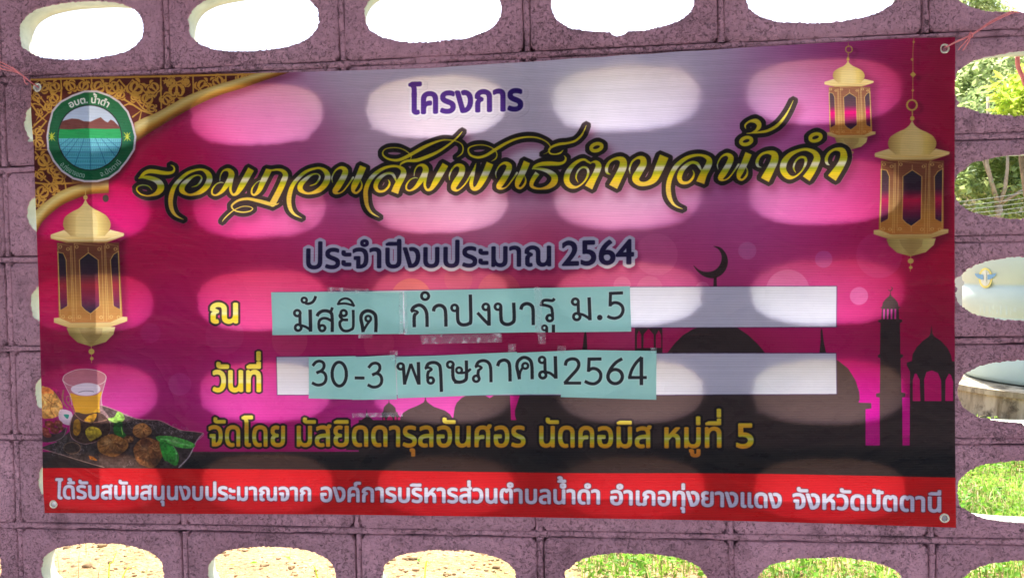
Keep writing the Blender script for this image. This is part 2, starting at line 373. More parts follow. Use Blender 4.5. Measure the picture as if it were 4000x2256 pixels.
C.paint(clip(cover([poly([(500,720),(540,650),(600,632),(660,618),(720,622),(770,642),(830,645),(870,625),(920,604),(960,640),(985,652),(1010,625),(1040,640),(1100,700),(1150,730),(500,730)], LG)])), (104, 52, 48))
C.paint(clip(cover([poly([(480,708),(640,716),(800,706),(960,712),(1150,706),(1150,800),(480,800)], LG)])), (14, 150, 72))
C.paint(clip(cover([poly([(480,796),(1150,796),(1150,1120),(480,1120)], LG)])), (96, 186, 204))
ln = []
for x in (530,600,660,740,820,900,980,1060): ln += stroke_polys([(x+(x-815)*-.35, 796, 5), (815+(x-815)*2.1, 1100, 6)], LG, smooth=False)
for k, y in enumerate((832,872,920,975,1040)): ln += stroke_polys([(480, y, 5), (1150, y+4, 5)], LG, smooth=False)
C.paint(clip(cover(ln)), (24, 92, 130))
ln = []
for x in range(540, 1110, 17):
    for y in (812, 850, 895, 945, 1005, 1060): ln += stroke_polys([(x, y-10, 5), (x+3, y+12, 6)], LG, smooth=False)
C.paint(clip(cover(ln)), (20, 120, 120), .6)
for cx in (468, 1160):
    st = []
    for k in range(8):
        a = k*math.pi/4; rr = 44 if k % 2 else 32
        st += stroke_polys([(cx, ly, 9), (cx+rr*.5*math.cos(a), ly+rr*.7*math.sin(a), 8), (cx+rr*math.cos(a), ly+rr*1.3*math.sin(a), 2)], LG)
    C.paint(cover(st), (205, 215, 60))
def arc_text(s, r, a0, a1, hh, top):
    cs = text_shape(s); allp = np.concatenate(cs); x0, x1 = allp[:, 0].min(), allp[:, 0].max(); out = []
    for c in cs:
        t = (c[:, 0]-x0)/(x1-x0); a = np.radians(a0+(a1-a0)*t); rad = r+(c[:, 1]*hh if top else -c[:, 1]*hh)
        out.append(tex(LG(np.stack([lx-8+rad*np.cos(a), ly+10-rad*np.sin(a)], 1))))
    sg = sum((p[:, 0]*np.roll(p[:, 1], -1)-np.roll(p[:, 0], -1)*p[:, 1]).sum() for p in out)
    return out if sg > 0 else [p[::-1] for p in out]
C.paint(dilate(cover(arc_text('อบต. น^้ำดำ', 318, 122, 60, 86, True)), 1), (236, 236, 236))
C.paint(cover(arc_text('อ.ทุ่งยางแดง', 372, 222, 262, 66, False)), (236, 236, 236))
C.paint(cover(arc_text('จ.ปัตตานี', 372, 286, 322, 66, False)), (226, 226, 226))

# ---- printed lanterns, drawn once and fitted three times
C.paint(cover([ell(962, 57, 28, 33, zz(0, 750, 2.3418))]), (40, 38, 36))
def lantern(apex, bottom, half, glow, alpha=1.0):
    ax, ay = apex; bx, by = bottom
    def T(p):
        p = np.asarray(p, float); t = (p[:, 1]-70)/(1410-70)
        cx = 775+(825-775)*t                                        # the template's own axis
        return np.stack([ax+(bx-ax)*t+(p[:, 0]-cx)/334.0*half, ay+(by-ay)*t], 1)
    A, B = tex([apex, bottom]); W = half*PXS
    lr = lambda st: (lambda X, Y: ramp(st)((X-(A[0]+(B[0]-A[0])*(Y-A[1])/(B[1]-A[1])))/W))
    ud = lambda st: (lambda X, Y: ramp(st)((Y-A[1])/(B[1]-A[1])))
    full = cover([poly([(775,70),(1000,270),(1125,375),(1080,470),(1110,1150),(1155,1170),(1040,1240),(825,1410),(600,1240),(485,1170),(520,1150),(515,470),(457,385),(570,270)], T)])
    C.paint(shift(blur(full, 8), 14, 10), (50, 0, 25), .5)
    C.paint(cover([ell(775, 48, 20, 22, T)]+stroke_polys([(775,-40,7),(775,30,7)], T)), (205, 175, 95))
    C.paint(cover([poly([(775,70),(800,110),(850,150),(920,185),(970,220),(1000,270),(1003,310),(985,360),(950,400),(790,412),(640,400),(595,360),(572,310),(572,270),(590,225),(650,180),(710,150),(750,112)], T, smooth=True)]), lr([(-.65,(170,130,70)),(-.3,(226,196,120)),(.1,(236,210,140)),(.35,(232,200,110)),(.68,(175,140,70))]))
    C.paint(cover([poly([(700,405),(685,330),(685,260),(700,205),(775,150),(860,200),(885,260),(885,330),(868,405)], T, smooth=True)]), (240, 212, 140), .55)
    C.paint(cover([poly([(457,388),(580,345),(640,400),(780,412),(950,400),(1000,343),(1125,375),(1125,400),(960,465),(620,468),(457,425)], T)]), ud([(.2,(240,215,150)),(.26,(235,200,120)),(.3,(150,105,50))]))
    C.paint(cover(stroke_polys([(457,405,10),(620,440,12),(960,440,12),(1125,385,10)], T, smooth=False)), (248, 226, 160), .7)
    C.paint(cover([poly([(515,462),(1080,462),(1112,1155),(1000,1190),(640,1195),(530,1150)], T)]), ud([(.3,(120,66,46)),(.5,(130,80,50)),(.7,(190,130,60)),(.82,(196,124,56))]))
    for pp in ([(520,548),(572,560),(598,620),(612,1040),(540,1080)], [(1075,540),(1030,570),(1002,620),(1028,1040),(1092,1072)], [(800,555),(850,590),(890,620),(905,1040),(860,1080),(820,1112),(770,1080),(735,1040),(718,620),(755,590)]):
        C.paint(cover([poly(pp, T)]), ud([(.35,(40,36,44)),(.5,(60,32,48)),(.58,glow),(.68,(110,20,60)),(.76,(44,34,56))]))
        C.paint(cover(stroke_polys([(a, b, 7) for a, b in pp+pp[:1]], T, smooth=False)), (226, 176, 96))
    fr = []
    for x0, x1, x2, x3 in ((522,636,655,545), (672,922,940,695), (955,1070,1100,985)):
        fr += stroke_polys([(x0,470,5),(x1,492,5),(x2,1180,5),(x3,1160,5),(x0,470,5)], T, smooth=False)
        for cx, cy in ((x0+22,500),(x1-22,520),(x2-24,1145),(x3+24,1140)): fr += ring(cx, cy, 13, 5, T)
    fr += stroke_polys([(798,505,5),(800,555,5)], T, smooth=False)+stroke_polys([(820,1112,5),(822,1165,5)], T, smooth=False)
    for x in (648, 946): fr += stroke_polys([(x,490,5),(x+22,1180,5)], T, smooth=False)
    C.paint(cover(fr), (232, 190, 110), .85)
    C.paint(cover([poly([(485,1152),(530,1148),(640,1195),(1000,1190),(1112,1140),(1155,1142),(1155,1180),(990,1238),(630,1243),(485,1192)], T)]), ud([(.8,(240,212,140)),(.88,(190,150,80))]))
    C.paint(cover([poly([(600,1240),(1046,1232),(1030,1300),(960,1370),(825,1412),(700,1375),(625,1305)], T)]), lr([(-.6,(165,140,75)),(-.2,(205,180,110)),(0,(176,150,80)),(.3,(205,185,110)),(.6,(225,205,130))]))
    C.paint(cover([poly([(715,1245),(930,1243),(920,1310),(825,1405),(740,1310)], T)]), (170, 140, 84), .7)
    C.paint(cover(stroke_polys([(826,1400,5),(829,1560,5)], T)+[ell(828, 1458, 27, 26, T), ell(831, 1522, 17, 16, T)]), (214, 184, 96))
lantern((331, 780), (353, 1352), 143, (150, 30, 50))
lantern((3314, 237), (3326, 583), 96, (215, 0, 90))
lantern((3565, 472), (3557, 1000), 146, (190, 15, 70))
GC = (212, 180, 88); Z4 = zz(3000, 0, 2.576)
ch = ring(818, 495, 33, 9, Z4)+ring(1453, 1055, 50, 17, Z4)+stroke_polys([(812,430,5),(815,470,5)], Z4)+stroke_polys([(815,528,5),(810,605,5)], Z4)+stroke_polys([(1465,390,6),(1455,700,6),(1458,1005,6)], Z4)+stroke_polys([(1453,1108,6),(1457,1160,6)], Z4)+[ell(810,582,12,12,Z4), ell(1458,1185,20,20,Z4)]
for cx, cy, r in ((1465,425,15),(1450,600,16),(1457,753,31),(1457,910,16)): ch.append(poly([(cx-r,cy),(cx,cy-r),(cx+r,cy),(cx,cy+r)], Z4))
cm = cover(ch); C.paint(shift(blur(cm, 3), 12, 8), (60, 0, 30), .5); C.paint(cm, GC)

# ---- tea glass, figs and tray
F = zz(130, 1420, 3.46)
def fp(pts, col, op=1, smooth=True): C.paint(cover([poly(pts, F, smooth=smooth)]), col, op)
tray = [(100,1130),(300,1060),(500,900),(900,560),(1000,590),(1130,640),(1260,700),(1420,750),(1700,770),(1850,840),(2000,900),(2290,940),(2200,1040),(2140,1180),(2000,1400),(1300,1430),(950,1400),(500,1270),(300,1200),(130,1150)]
fp(tray, (58, 46, 46), smooth=False)
_r = random.Random(3); sc_ = []
for k in range(150):
    a = _r.random(); x = 1000+1150*a; y = 700+230*a+_r.uniform(-70, 110)*(1-.3*a)
    if _r.random() < .35: x, y = _r.uniform(250, 700), _r.uniform(1020, 1230)
    if _r.random() < .15: x, y = _r.uniform(1200, 2000), _r.uniform(1250, 1395)
    r = _r.uniform(10, 26); a0 = _r.uniform(0, 6.3)
    sc_ += stroke_polys([(x+r*math.cos(a0+t), y+.7*r*math.sin(a0+t), 5) for t in np.linspace(0, 4.2, 6)], F)
C.paint(cover(sc_), (170, 150, 160), .5)
C.paint(cover(stroke_polys([(a, b, 10) for a, b in tray[3:13]], F)+stroke_polys([(130,1150,10),(500,1270,12),(950,1400,10)], F)), (190, 150, 140), .8)
C.paint(cover(stroke_polys([(2290,940,10),(2200,1040,14),(2100,1250,16),(1960,1400,18)], F)), (176, 160, 170), .9)
fp([(100,330),(150,315),(210,330),(280,390),(340,470),(385,560),(370,660),(300,720),(200,740),(100,700)], (214, 150, 74))
fp([(105,340),(170,320),(230,350),(270,400),(180,400),(110,410)], (226, 110, 50), .8)
C.paint(cover(stroke_polys([(120,430,8),(200,500,12),(260,540,14),(330,520,6)], F)+stroke_polys([(240,540,12),(220,620,10),(270,700,6)], F)+stroke_polys([(200,500,8),(210,430,8),(240,400,4)], F)), (120, 66, 30), .7)
C.paint(cover(stroke_polys([(130,480,16),(160,560,18),(140,640,12)], F)+stroke_polys([(280,580,18),(320,640,14)], F)), (240, 190, 110), .6)
fp([(360,620),(500,650),(520,760),(480,830),(380,800),(330,720)], (226, 196, 210)); fp([(400,690),(470,690),(450,745)], (20, 130, 110))
fp([(90,900),(300,950),(440,860),(420,960),(330,1040),(200,1060),(90,1040)], (60, 40, 44))
for cx, cy, rx, ry in ((210,820,70,50),(330,810,60,45),(150,900,60,40),(280,900,65,42),(180,960,60,36),(360,870,40,34)):
    C.paint(cover([ell(cx, cy, rx, ry, F, .3)]), (124, 52, 42)); C.paint(cover([ell(cx-10, cy-10, rx*.5, ry*.35, F, .3)]), (176, 92, 76), .7)
C.paint(cover(stroke_polys([(440,860,10),(400,980,10),(300,1040,8),(200,1060,6)], F)), (170, 140, 150), .7)
# glass
fp([(388,215),(420,150),(560,85),(700,72),(840,90),(950,140),(974,200),(955,280),(925,380),(905,480),(930,600),(1000,700),(1035,820),(1020,940),(940,1020),(700,1090),(520,1020),(480,900),(490,760),(560,640),(520,500),(480,400),(420,300)], (176, 128, 132), .75)
fp([(490,400),(600,430),(720,438),(840,420),(915,375),(890,500),(885,600),(870,680),(600,680),(540,600),(515,500)], (214, 150, 34), 1)
fp([(500,330),(560,290),(680,262),(800,268),(880,300),(895,360),(830,410),(720,432),(600,420),(520,380)], (216, 200, 220))
C.paint(cover(stroke_polys([(600,390,6),(680,368,8),(790,372,8),(800,385,4)], F)), (90, 80, 100))
fp([(560,660),(700,680),(880,660),(990,740),(1030,830),(1020,930),(930,1000),(700,1080),(540,1020),(490,920),(500,780)], (52, 34, 26), .95)
fp([(540,780),(600,750),(630,830),(625,920),(580,975),(530,930)], (150, 104, 20)); fp([(690,920),(760,850),(880,880),(912,960),(820,1020),(750,1040)], (196, 170, 50)); fp([(680,760),(760,690),(850,680),(800,790),(740,800)], (206, 140, 30))
C.paint(cover(stroke_polys([(388,215,10),(420,150,9),(560,85,8),(700,72,9),(840,90,9),(950,140,10),(974,200,12),(930,260,9),(800,305,7),(640,318,7),(480,290,8),(400,240,10),(388,215,10)], F)+stroke_polys([(395,240,8),(440,330,8),(490,430,8),(515,560,8)], F)+stroke_polys([(972,215,8),(940,330,8),(908,460,9),(920,560,8)], F)), (226, 206, 214), .85)
C.paint(cover(stroke_polys([(455,530,12),(520,600,14),(560,690,14),(660,770,12),(800,795,12),(980,760,16)], F)+ring(465, 480, 26, 12, F, ry=45)+stroke_polys([(400,360,20),(385,440,24),(400,530,20),(460,600,14)], F)), (146, 96, 76), .9)
fp([(400,1120),(450,1070),(540,1060),(620,1090),(630,1150),(580,1210),(500,1222),(420,1180)], (58, 42, 38)); C.paint(cover(ring(515, 1140, 112, 8, F, ry=78)), (150, 110, 80), .8)
fp([(1000,740),(1080,720),(1130,650),(1190,670),(1225,740),(1180,790),(1100,800),(1030,780)], (140, 196, 70)); fp([(1090,800),(1190,790),(1200,900),(1260,990),(1170,990),(1080,930)], (30, 90, 30))
C.paint(cover(stroke_polys([(1010,745,10),(1100,790,14),(1140,790,8)], F)+stroke_polys([(1180,860,8),(1200,960,8)], F)), (190, 230, 110), .8)
def fig(cx, cy, rx, ry, col, seed):
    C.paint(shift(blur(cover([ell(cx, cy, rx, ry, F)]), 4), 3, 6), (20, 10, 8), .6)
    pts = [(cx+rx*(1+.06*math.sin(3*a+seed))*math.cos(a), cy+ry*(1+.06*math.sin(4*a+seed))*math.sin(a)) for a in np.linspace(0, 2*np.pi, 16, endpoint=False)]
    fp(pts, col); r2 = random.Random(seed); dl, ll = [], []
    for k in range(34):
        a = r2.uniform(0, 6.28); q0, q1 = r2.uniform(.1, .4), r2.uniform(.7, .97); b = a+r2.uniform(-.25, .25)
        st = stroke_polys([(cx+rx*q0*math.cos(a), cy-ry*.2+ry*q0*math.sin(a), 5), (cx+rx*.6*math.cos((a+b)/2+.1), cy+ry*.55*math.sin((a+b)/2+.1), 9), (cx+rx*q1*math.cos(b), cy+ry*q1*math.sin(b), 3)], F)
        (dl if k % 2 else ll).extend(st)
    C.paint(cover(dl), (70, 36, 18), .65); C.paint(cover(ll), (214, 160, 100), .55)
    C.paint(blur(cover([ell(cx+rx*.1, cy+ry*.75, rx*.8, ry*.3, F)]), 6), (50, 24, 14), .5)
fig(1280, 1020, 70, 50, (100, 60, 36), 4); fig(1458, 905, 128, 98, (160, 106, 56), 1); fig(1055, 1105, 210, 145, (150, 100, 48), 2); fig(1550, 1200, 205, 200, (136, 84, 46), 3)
fp([(1440,1090),(1460,1000),(1520,1010),(1600,1080),(1500,1130)], (84, 46, 28))
fp([(1650,990),(1740,975),(1880,985),(2050,1030),(2160,1080),(2175,1120),(2100,1145),(1950,1130),(1800,1070),(1690,1050)], (70, 150, 60))
fp([(1700,1060),(1840,1090),(1920,1160),(1955,1250),(1945,1350),(1900,1378),(1820,1330),(1750,1280)], (44, 130, 44))
C.paint(cover(stroke_polys([(1700,1010,10),(1850,1040,24),(2000,1080,26),(2120,1110,14)], F)+stroke_polys([(1880,1110,14),(1925,1200,22),(1920,1310,12)], F)), (140, 196, 130), .6)
fp([(740,1240),(800,1255),(860,1300),(850,1310),(760,1290)], (176, 96, 20), smooth=False)

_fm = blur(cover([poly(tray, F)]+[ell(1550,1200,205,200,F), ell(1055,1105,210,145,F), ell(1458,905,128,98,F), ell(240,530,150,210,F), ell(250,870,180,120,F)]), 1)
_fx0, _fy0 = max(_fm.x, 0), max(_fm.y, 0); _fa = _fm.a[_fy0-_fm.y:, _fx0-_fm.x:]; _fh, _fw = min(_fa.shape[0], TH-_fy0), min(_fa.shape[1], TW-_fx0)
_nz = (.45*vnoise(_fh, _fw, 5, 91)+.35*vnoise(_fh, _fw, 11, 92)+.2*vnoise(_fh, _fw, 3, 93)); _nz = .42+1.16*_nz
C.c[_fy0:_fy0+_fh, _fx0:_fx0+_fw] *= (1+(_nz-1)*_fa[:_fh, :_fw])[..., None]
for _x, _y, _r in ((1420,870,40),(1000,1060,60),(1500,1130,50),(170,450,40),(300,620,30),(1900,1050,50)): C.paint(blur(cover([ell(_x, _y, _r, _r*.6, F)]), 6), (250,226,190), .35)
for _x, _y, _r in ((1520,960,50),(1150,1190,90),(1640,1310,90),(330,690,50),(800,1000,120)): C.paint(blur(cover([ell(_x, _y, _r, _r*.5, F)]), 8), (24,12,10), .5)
# ---- red band, writing fields
C.paint(cover([poly([(100,1826),(1000,1832),(2000,1842),(3000,1850),(3800,1866),(3800,2120),(100,2100)])]), (210, 8, 14))
for q in ([(1066,1142),(2464,1121),(3267,1118),(3268,1276),(2466,1278),(1066,1290)], [(1079,1394),(2563,1380),(3267,1380),(3269,1538),(2563,1541),(1082,1541)]):
    m = cover([poly(q)]); C.paint(dilate(m, 2), (60, 40, 90), .8); C.paint(m, (214, 212, 228))

# ---- lettering
def put(s, l, r, xh, fill, outline=None, ro=6, fat=1, halo=None, rh=10, shadow=None):
    m = cover(text_polys(s, l, r, xh))
    if fat: m = dilate(m, fat)
    if shadow: C.paint(shift(blur(dilate(m, ro), 5), 6, 10), shadow, .5)
    if halo is not None: C.paint(shift(dilate(m, rh), 5, 5), (130, 110, 140), .35); C.paint(shift(dilate(m, rh), 4, 4), halo, .75)
    if outline is not None: C.paint(dilate(m, ro), outline)
    C.paint(m, fill)
put('โครงการ', (1598,443), (2039,429), 79, (42,16,108), (232,222,236), 5, 3, halo=(226,216,230), rh=11)
NAVY = (24, 16, 62); GR = (206, 200, 222)
put('ประจำปีงบประมาณ', (1198,1048), (2150,1037), 75, NAVY, GR, 9, 2, shadow=(90,0,50))
put('2564', (2197,1036), (2474,1029), 74, NAVY, GR, 9, 2, shadow=(90,0,50))
GOLD = [(-.3,(232,206,60)),(.0,(222,160,40)),(.25,(222,170,40)),(.45,(200,200,50)),(.55,(226,220,160)),(.62,(190,196,60)),(.8,(230,190,20)),(1.0,(226,150,40)),(1.5,(200,120,40))]
YEL = [(-.3,(250,226,80)),(.1,(250,230,90)),(.35,(240,226,110)),(.5,(245,235,150)),(.65,(236,206,20)),(1,(240,196,50))]
def gput(s, l, r, xh, st=GOLD, ro=6, fat=2): put(s, l, r, xh, vgrad(l, r, xh, st), (26,20,22), ro, fat)
gput('ณ', (822,1259), (924,1259), 73, YEL, 6, 3); gput('วันท^ี่'.replace('^ี่', 'ี^่'), (832,1527), (1014,1527), 78, YEL, 5, 3)
gput('จัดโดย', (815,1741), (1109,1742), 77); gput('มัสยิดดารุลอันศอร', (1160,1742), (2050,1742), 77); gput('นัดคอมิส', (2109,1742), (2543,1746), 77)
gput('หมู่ที^่', (2598,1747), (2816,1746), 76); gput('5', (2879,1748), (2942,1748), 74)
WH = (216, 214, 236)
def wput(s, l, r, xh): put(s, l, r, xh, WH, (110,20,40), 2, 2)
wput('ได้รับสนับสนุนงบประมาณจาก', (215,1946), (1211,1955), 51); wput('องค์การบริหารส่วนตำบลน^้ำดำ', (1252,1958), (2341,1966), 55)
wput('อำเภอทุ่งยางแดง', (2386,1968), (3052,1983), 55); wput('จังหวัดปัตตานี', (3100,1985), (3676,1999), 57)

# the big brush title, traced stroke by stroke
ZA, ZB, ZC = zz(500,440,2.576), zz(1350,420,2.576), zz(2250,360,2.3418)
mvb = lambda P, dx, dy, k=1.0: [(a*k+dx, b*k+dy, w*k) for a, b, w in P]
T_ = []
def ts(Z, P, butt=(False, False)): T_.extend(stroke_polys(P, Z, butt=butt))
ts(ZA, [(425,526,4),(452,540,12),(462,570,16),(445,597,26),(400,608,34),(340,604,40),(270,592,44),(210,590,42),(165,610,34),(135,638,24),(110,664,6)])
ts(ZA, [(108,660,10),(150,650,26),(210,656,42),(270,674,50),(315,706,62),(330,755,66),(300,802,50),(250,828,26),(190,836,14),(130,820,14),(92,785,14),(90,755,14),(115,735,14),(160,728,10),(210,742,12),(243,780,4)])
o1 = [(636,748,5),(690,730,14),(725,690,18),(735,650,14),(705,628,12),(650,640,20),(590,685,40),(545,735,50),(540,785,50),(590,820,26),(650,822,26),(730,790,50),(790,730,60),(815,660,58),(795,605,46),(740,572,24),(670,578,24),(590,610,32),(520,670,36),(465,740,40),(435,820,46),(425,900,46),(440,980,38),(480,1035,24),(555,1074,4)]
ts(ZA, o1); ts(ZA, mvb(o1, 1190, -14))
m1 = [(918,685,4),(925,630,12),(955,582,16),(1005,575,34),(1035,610,58),(1025,660,58),(985,730,50),(935,795,34),(880,828,18),(842,815,18),(843,770,16),(880,720,12),(925,700,10),(955,705,6)]
m2 = [(1045,640,30),(1030,720,28),(1026,780,24),(1050,822,24),(1090,810,36),(1130,750,56),(1175,670,64),(1234,566,66)]
for dx, dy, Z in ((0,0,ZA), (-232,5,ZB)): ts(Z, mvb(m1, dx, dy)); ts(Z, mvb(m2, dx, dy), (False, True))
ts(ZA, [(1330,680,5),(1285,705,8),(1245,760,14),(1240,810,18),(1270,825,24),(1315,780,44),(1350,700,58),(1412,575,62)], (False, True))
ts(ZA, [(1385,566,8),(1440,578,18),(1500,572,22),(1550,585,36),(1580,625,52),(1560,690,58),(1520,780,60),(1450,915,64)])
ts(ZA, [(1516,908,4),(1488,922,14),(1440,922,34),(1380,905,38),(1300,885,34),(1200,865,28),(1110,880,24),(1050,920,20),(1040,950,16),(1075,985,14),(1150,1000,14),(1220,990,12),(1250,965,10),(1220,945,8),(1150,942,8),(1070,975,10),(1010,1020,12),(965,1065,10),(943,1095,4)])
n1 = [(2055,702,5),(2048,650,12),(2085,580,16),(2140,552,30),(2183,582,54),(2163,650,60),(2110,740,62),(2078,790,50),(2110,810,18),(2160,788,14),(2215,720,14),(2262,650,20)]
n2 = [(2362,540,68),(2320,640,64),(2275,730,60),(2262,785,34),(2295,806,22),(2335,770,22),(2350,720,14),(2330,665,4)]
for dx, dy, k, Z in ((0,0,1,ZA), (-538,5,1,ZB), (-570,70,.909,ZC)): ts(Z, mvb(n1, dx, dy, k)); ts(Z, mvb(n2, dx, dy, k), (True, False))
sa = [(425,725,6),(440,755,16),(425,800,22),(380,838,24),(325,838,30),(298,795,42),(315,740,44),(360,690,34),(415,662,24),(465,665,28),(490,700,24),(505,740,10)]
sb = [(490,856,76),(520,780,66),(560,710,60),(580,660,56),(570,620,44),(520,592,26),(450,590,26),(370,615,32),(290,670,40),(230,745,44),(200,830,46),(200,910,46),(215,990,36),(255,1055,22),(335,1103,4)]
ts(ZB, sa); ts(ZB, sb, (True, False))
ts(ZC, [(1065,715,5),(1078,750,14),(1060,795,22),(1020,828,24),(965,825,34),(945,780,44),(965,720,44),(1010,670,34),(1060,645,26),(1105,655,28),(1130,690,22),(1145,720,8)])
ts(ZC, [(1135,829,78),(1165,750,66),(1200,690,60),(1218,640,54),(1205,605,40),(1150,580,24),(1080,582,26),(1000,610,34),(920,675,42),(870,760,42),(845,850,44),(850,940,42),(880,1010,26),(920,1045,16),(975,1067,4)], (True, False))
ts(ZB, [(545,585,6),(560,560,20),(620,535,26),(720,528,36),(850,480,34),(950,430,26),(1050,360,20),(1120,300,16),(1172,240,4)])
ts(ZB, [(1118,498,4),(1168,460,14),(1180,400,12),(1150,355,10),(1080,330,12),(980,325,16),(880,355,26),(780,400,34),(690,450,34),(600,500,34),(520,528,28),(440,520,22),(385,490,18),(370,450,12),(400,415,10),(470,402,10),(550,410,10),(620,445,10),(655,490,10),(650,520,5)])
ts(ZB, [(1045,727,5),(1043,680,14),(1075,610,18),(1125,577,30),(1170,602,56),(1160,670,60),(1110,750,62),(1083,808,50),(1125,832,18),(1190,780,14),(1250,690,16),(1312,560,6)])
ts(ZB, [(1305,580,12),(1280,680,30),(1262,760,36),(1280,815,36),(1330,800,50),(1390,700,66),(1452,558,72)], (False, True))
ts(ZB, [(1465,540,4),(1510,510,12),(1520,460,10),(1480,410,10),(1400,378,10),(1310,378,12),(1245,400,14),(1232,435,16),(1260,480,22),(1330,500,26),(1410,480,28),(1500,425,32),(1600,365,28),(1700,320,22),(1800,297,18),(1900,297,16),(1980,320,14),(2040,360,12),(2062,410,8),(2030,450,6),(1990,468,3)])
ts(ZB, [(2198,480,4),(2215,510,16),(2200,545,24),(2150,564,34),(2060,562,44),(1970,567,40),(1905,590,28),(1878,618,8)])
ts(ZB, [(1880,612,12),(1960,618,28),(2040,642,44),(2098,690,62),(2095,750,64),(2040,797,44),(1960,815,20),(1890,803,28),(1868,770,40),(1890,715,44),(1930,658,50)], (False, True))
ts(ZB, [(2190,425,4),(2160,455,16),(2110,468,14),(2060,460,16),(2045,425,16),(2080,392,24),(2150,367,28),(2230,357,24),(2310,335,24),(2370,282,20),(2400,230,12),(2422,178,4)])
ts(ZB, [(2340,752,4),(2318,700,14),(2340,635,16),(2385,600,20),(2430,612,22),(2440,665,22),(2405,740,16),(2330,797,20),(2265,790,46),(2225,740,56),(2230,670,56),(2270,600,44),(2330,545,34),(2395,522,24),(2440,545,22),(2465,560,14)])
ts(ZB, [(2445,804,84),(2490,720,66),(2530,640,62),(2545,582,56),(2520,548,36),(2485,548,16),(2460,562,10)], (True, False))
for cx, cy in ((187,503),(1557,447),(2193,413)): T_.extend(ring(cx, cy, 50, 32, ZC, ry=31, rot=-.3))
ts(ZC, [(315,752,4),(285,735,22),(280,690,28),(310,635,24),(370,607,26),(425,622,58),(430,680,68),(395,760,70),(340,866,82)], (False, True))
ts(ZC, [(495,745,5),(490,700,14),(515,637,18),(565,602,24),(610,612,50),(615,660,60),(575,730,64),(545,790,64),(575,833,46),(640,838,40),(710,800,60),(755,710,76),(806,588,84)], (False, True))
ts(ZC, [(1555,332,6),(1550,300,16),(1590,267,20),(1650,264,44),(1678,300,42),(1655,345,26),(1600,374,10),(1560,378,4)]); ts(ZC, [(1565,376,6),(1680,366,20),(1760,350,26),(1840,305,28),(1900,240,22),(1950,160,12),(1990,75,4)])
ts(ZC, [(1692,690,5),(1660,675,22),(1655,630,28),(1690,575,24),(1750,552,28),(1810,567,58),(1815,620,68),(1780,700,70),(1725,804,82)], (False, True))
ts(ZC, [(2010,737,4),(1990,690,16),(2010,630,16),(2050,597,20),(2095,602,24),(2100,650,22),(2065,720,14),(2000,775,18),(1940,775,46),(1895,720,56),(1900,650,58),(1950,580,44),(2030,537,28),(2110,524,28),(2180,552,44),(2205,602,60),(2185,660,64),(2155,720,66),(2105,792,76)], (False, True))
ts(ZC, [(2318,667,5),(2295,650,24),(2290,605,28),(2320,552,24),(2375,522,26),(2435,532,50),(2450,592,66),(2420,670,68),(2340,787,86)], (False, True))
tm = cover(T_)
C.paint(shift(blur(dilate(tm, 11), 9), 10, 16), (110, 20, 60), .55)
C.paint(dilate(tm, 12), (190, 160, 180), .5); C.paint(dilate(tm, 11), (25, 21, 21))
C.paint(dilate(tm, 1), (20, 18, 14)); C.paint(tm, vgrad((560,766), (3270,697), 110, [(-1.6,(236,214,80)),(-.5,(216,196,36)),(0,(226,208,40)),(.2,(220,200,24)),(.36,(176,186,36)),(.46,(226,226,210)),(.54,(212,214,176)),(.62,(166,176,24)),(.8,(248,214,20)),(1,(246,196,56)),(1.3,(236,188,66)),(2.2,(255,222,96))]))
# faint printer banding
C.c[...] = np.clip(C.c.mean(2, keepdims=True)+(C.c-C.c.mean(2, keepdims=True))*1.08, 0, 1)
C.c *= (1-0.05*(vnoise(TH, TW, 900, 21, 2.2)-.5))[..., None]

# ---- writing on the mint paper slips (same survey, a sheet of its own)
P2 = Canvas(); P2.c[:] = np.array((156, 210, 198), np.float32)/255
P2.c *= (1-0.10*(vnoise(TH, TW, 190, 5, 110)-.5))[..., None]
q1, q2, q3, q4 = zz(1020,1100,3.22), zz(1780,1100,3.22), zz(1020,1320,3.22), zz(1780,1320,3.03)
G = []
def g(Z, w, *paths, butt=(True, True)):
    for P in paths: G.extend(stroke_polys(P, Z, w=w, butt=butt))
def rg(Z, cx, cy, r, w): G.extend(ring(cx, cy, r, w, Z))
rg(q1,548,230,31,28); g(q1,34,[(560,266),(600,274),(650,255),(680,215),(692,178)])
rg(q1,458,393,37,31); g(q1,38,[(490,400),(490,545)]); rg(q1,467,575,38,32); g(q1,32,[(495,545),(560,565),(622,605)]); g(q1,44,[(620,348),(622,626)])
g(q1,40,[(895,630),(893,440),(880,390),(830,365),(770,368),(722,400),(706,432)]); g(q1,34,[(880,372),(900,322)]); rg(q1,768,582,36,31); g(q1,34,[(728,585),(726,520),(740,480),(780,458),(830,462),(885,490)])
rg(q1,1040,393,36,31); g(q1,34,[(1005,400),(992,430),(1020,470)],[(1010,478),(1094,478)],[(1025,475),(990,510),(996,565),(1030,608),(1080,618),(1130,600),(1158,560),(1160,352)])
g(q1,28,[(966,288),(1000,232),(1065,208),(1130,235),(1174,310)],[(960,280),(1060,272),(1174,300)])
g(q1,42,[(1285,632),(1272,550),(1256,460),(1272,400),(1320,367),(1370,367),(1420,395),(1444,450),(1444,632)]); rg(q1,1348,462,34,29); g(q1,30,[(1370,490),(1330,540),(1290,610)])
rg(q1,2066,178,45,34); g(q1,42,[(1928,570),(1928,440),(1950,395)],[(1896,372),(1920,322),(1990,292),(2050,322),(2085,400),(2088,566)]); g(q1,30,[(1888,375),(1930,362),(1972,382),(1940,412)])
g(q1,42,[(2170,370),(2185,322),(2235,295),(2290,310),(2320,370),(2325,562)]); rg(q1,2435,327,38,31)
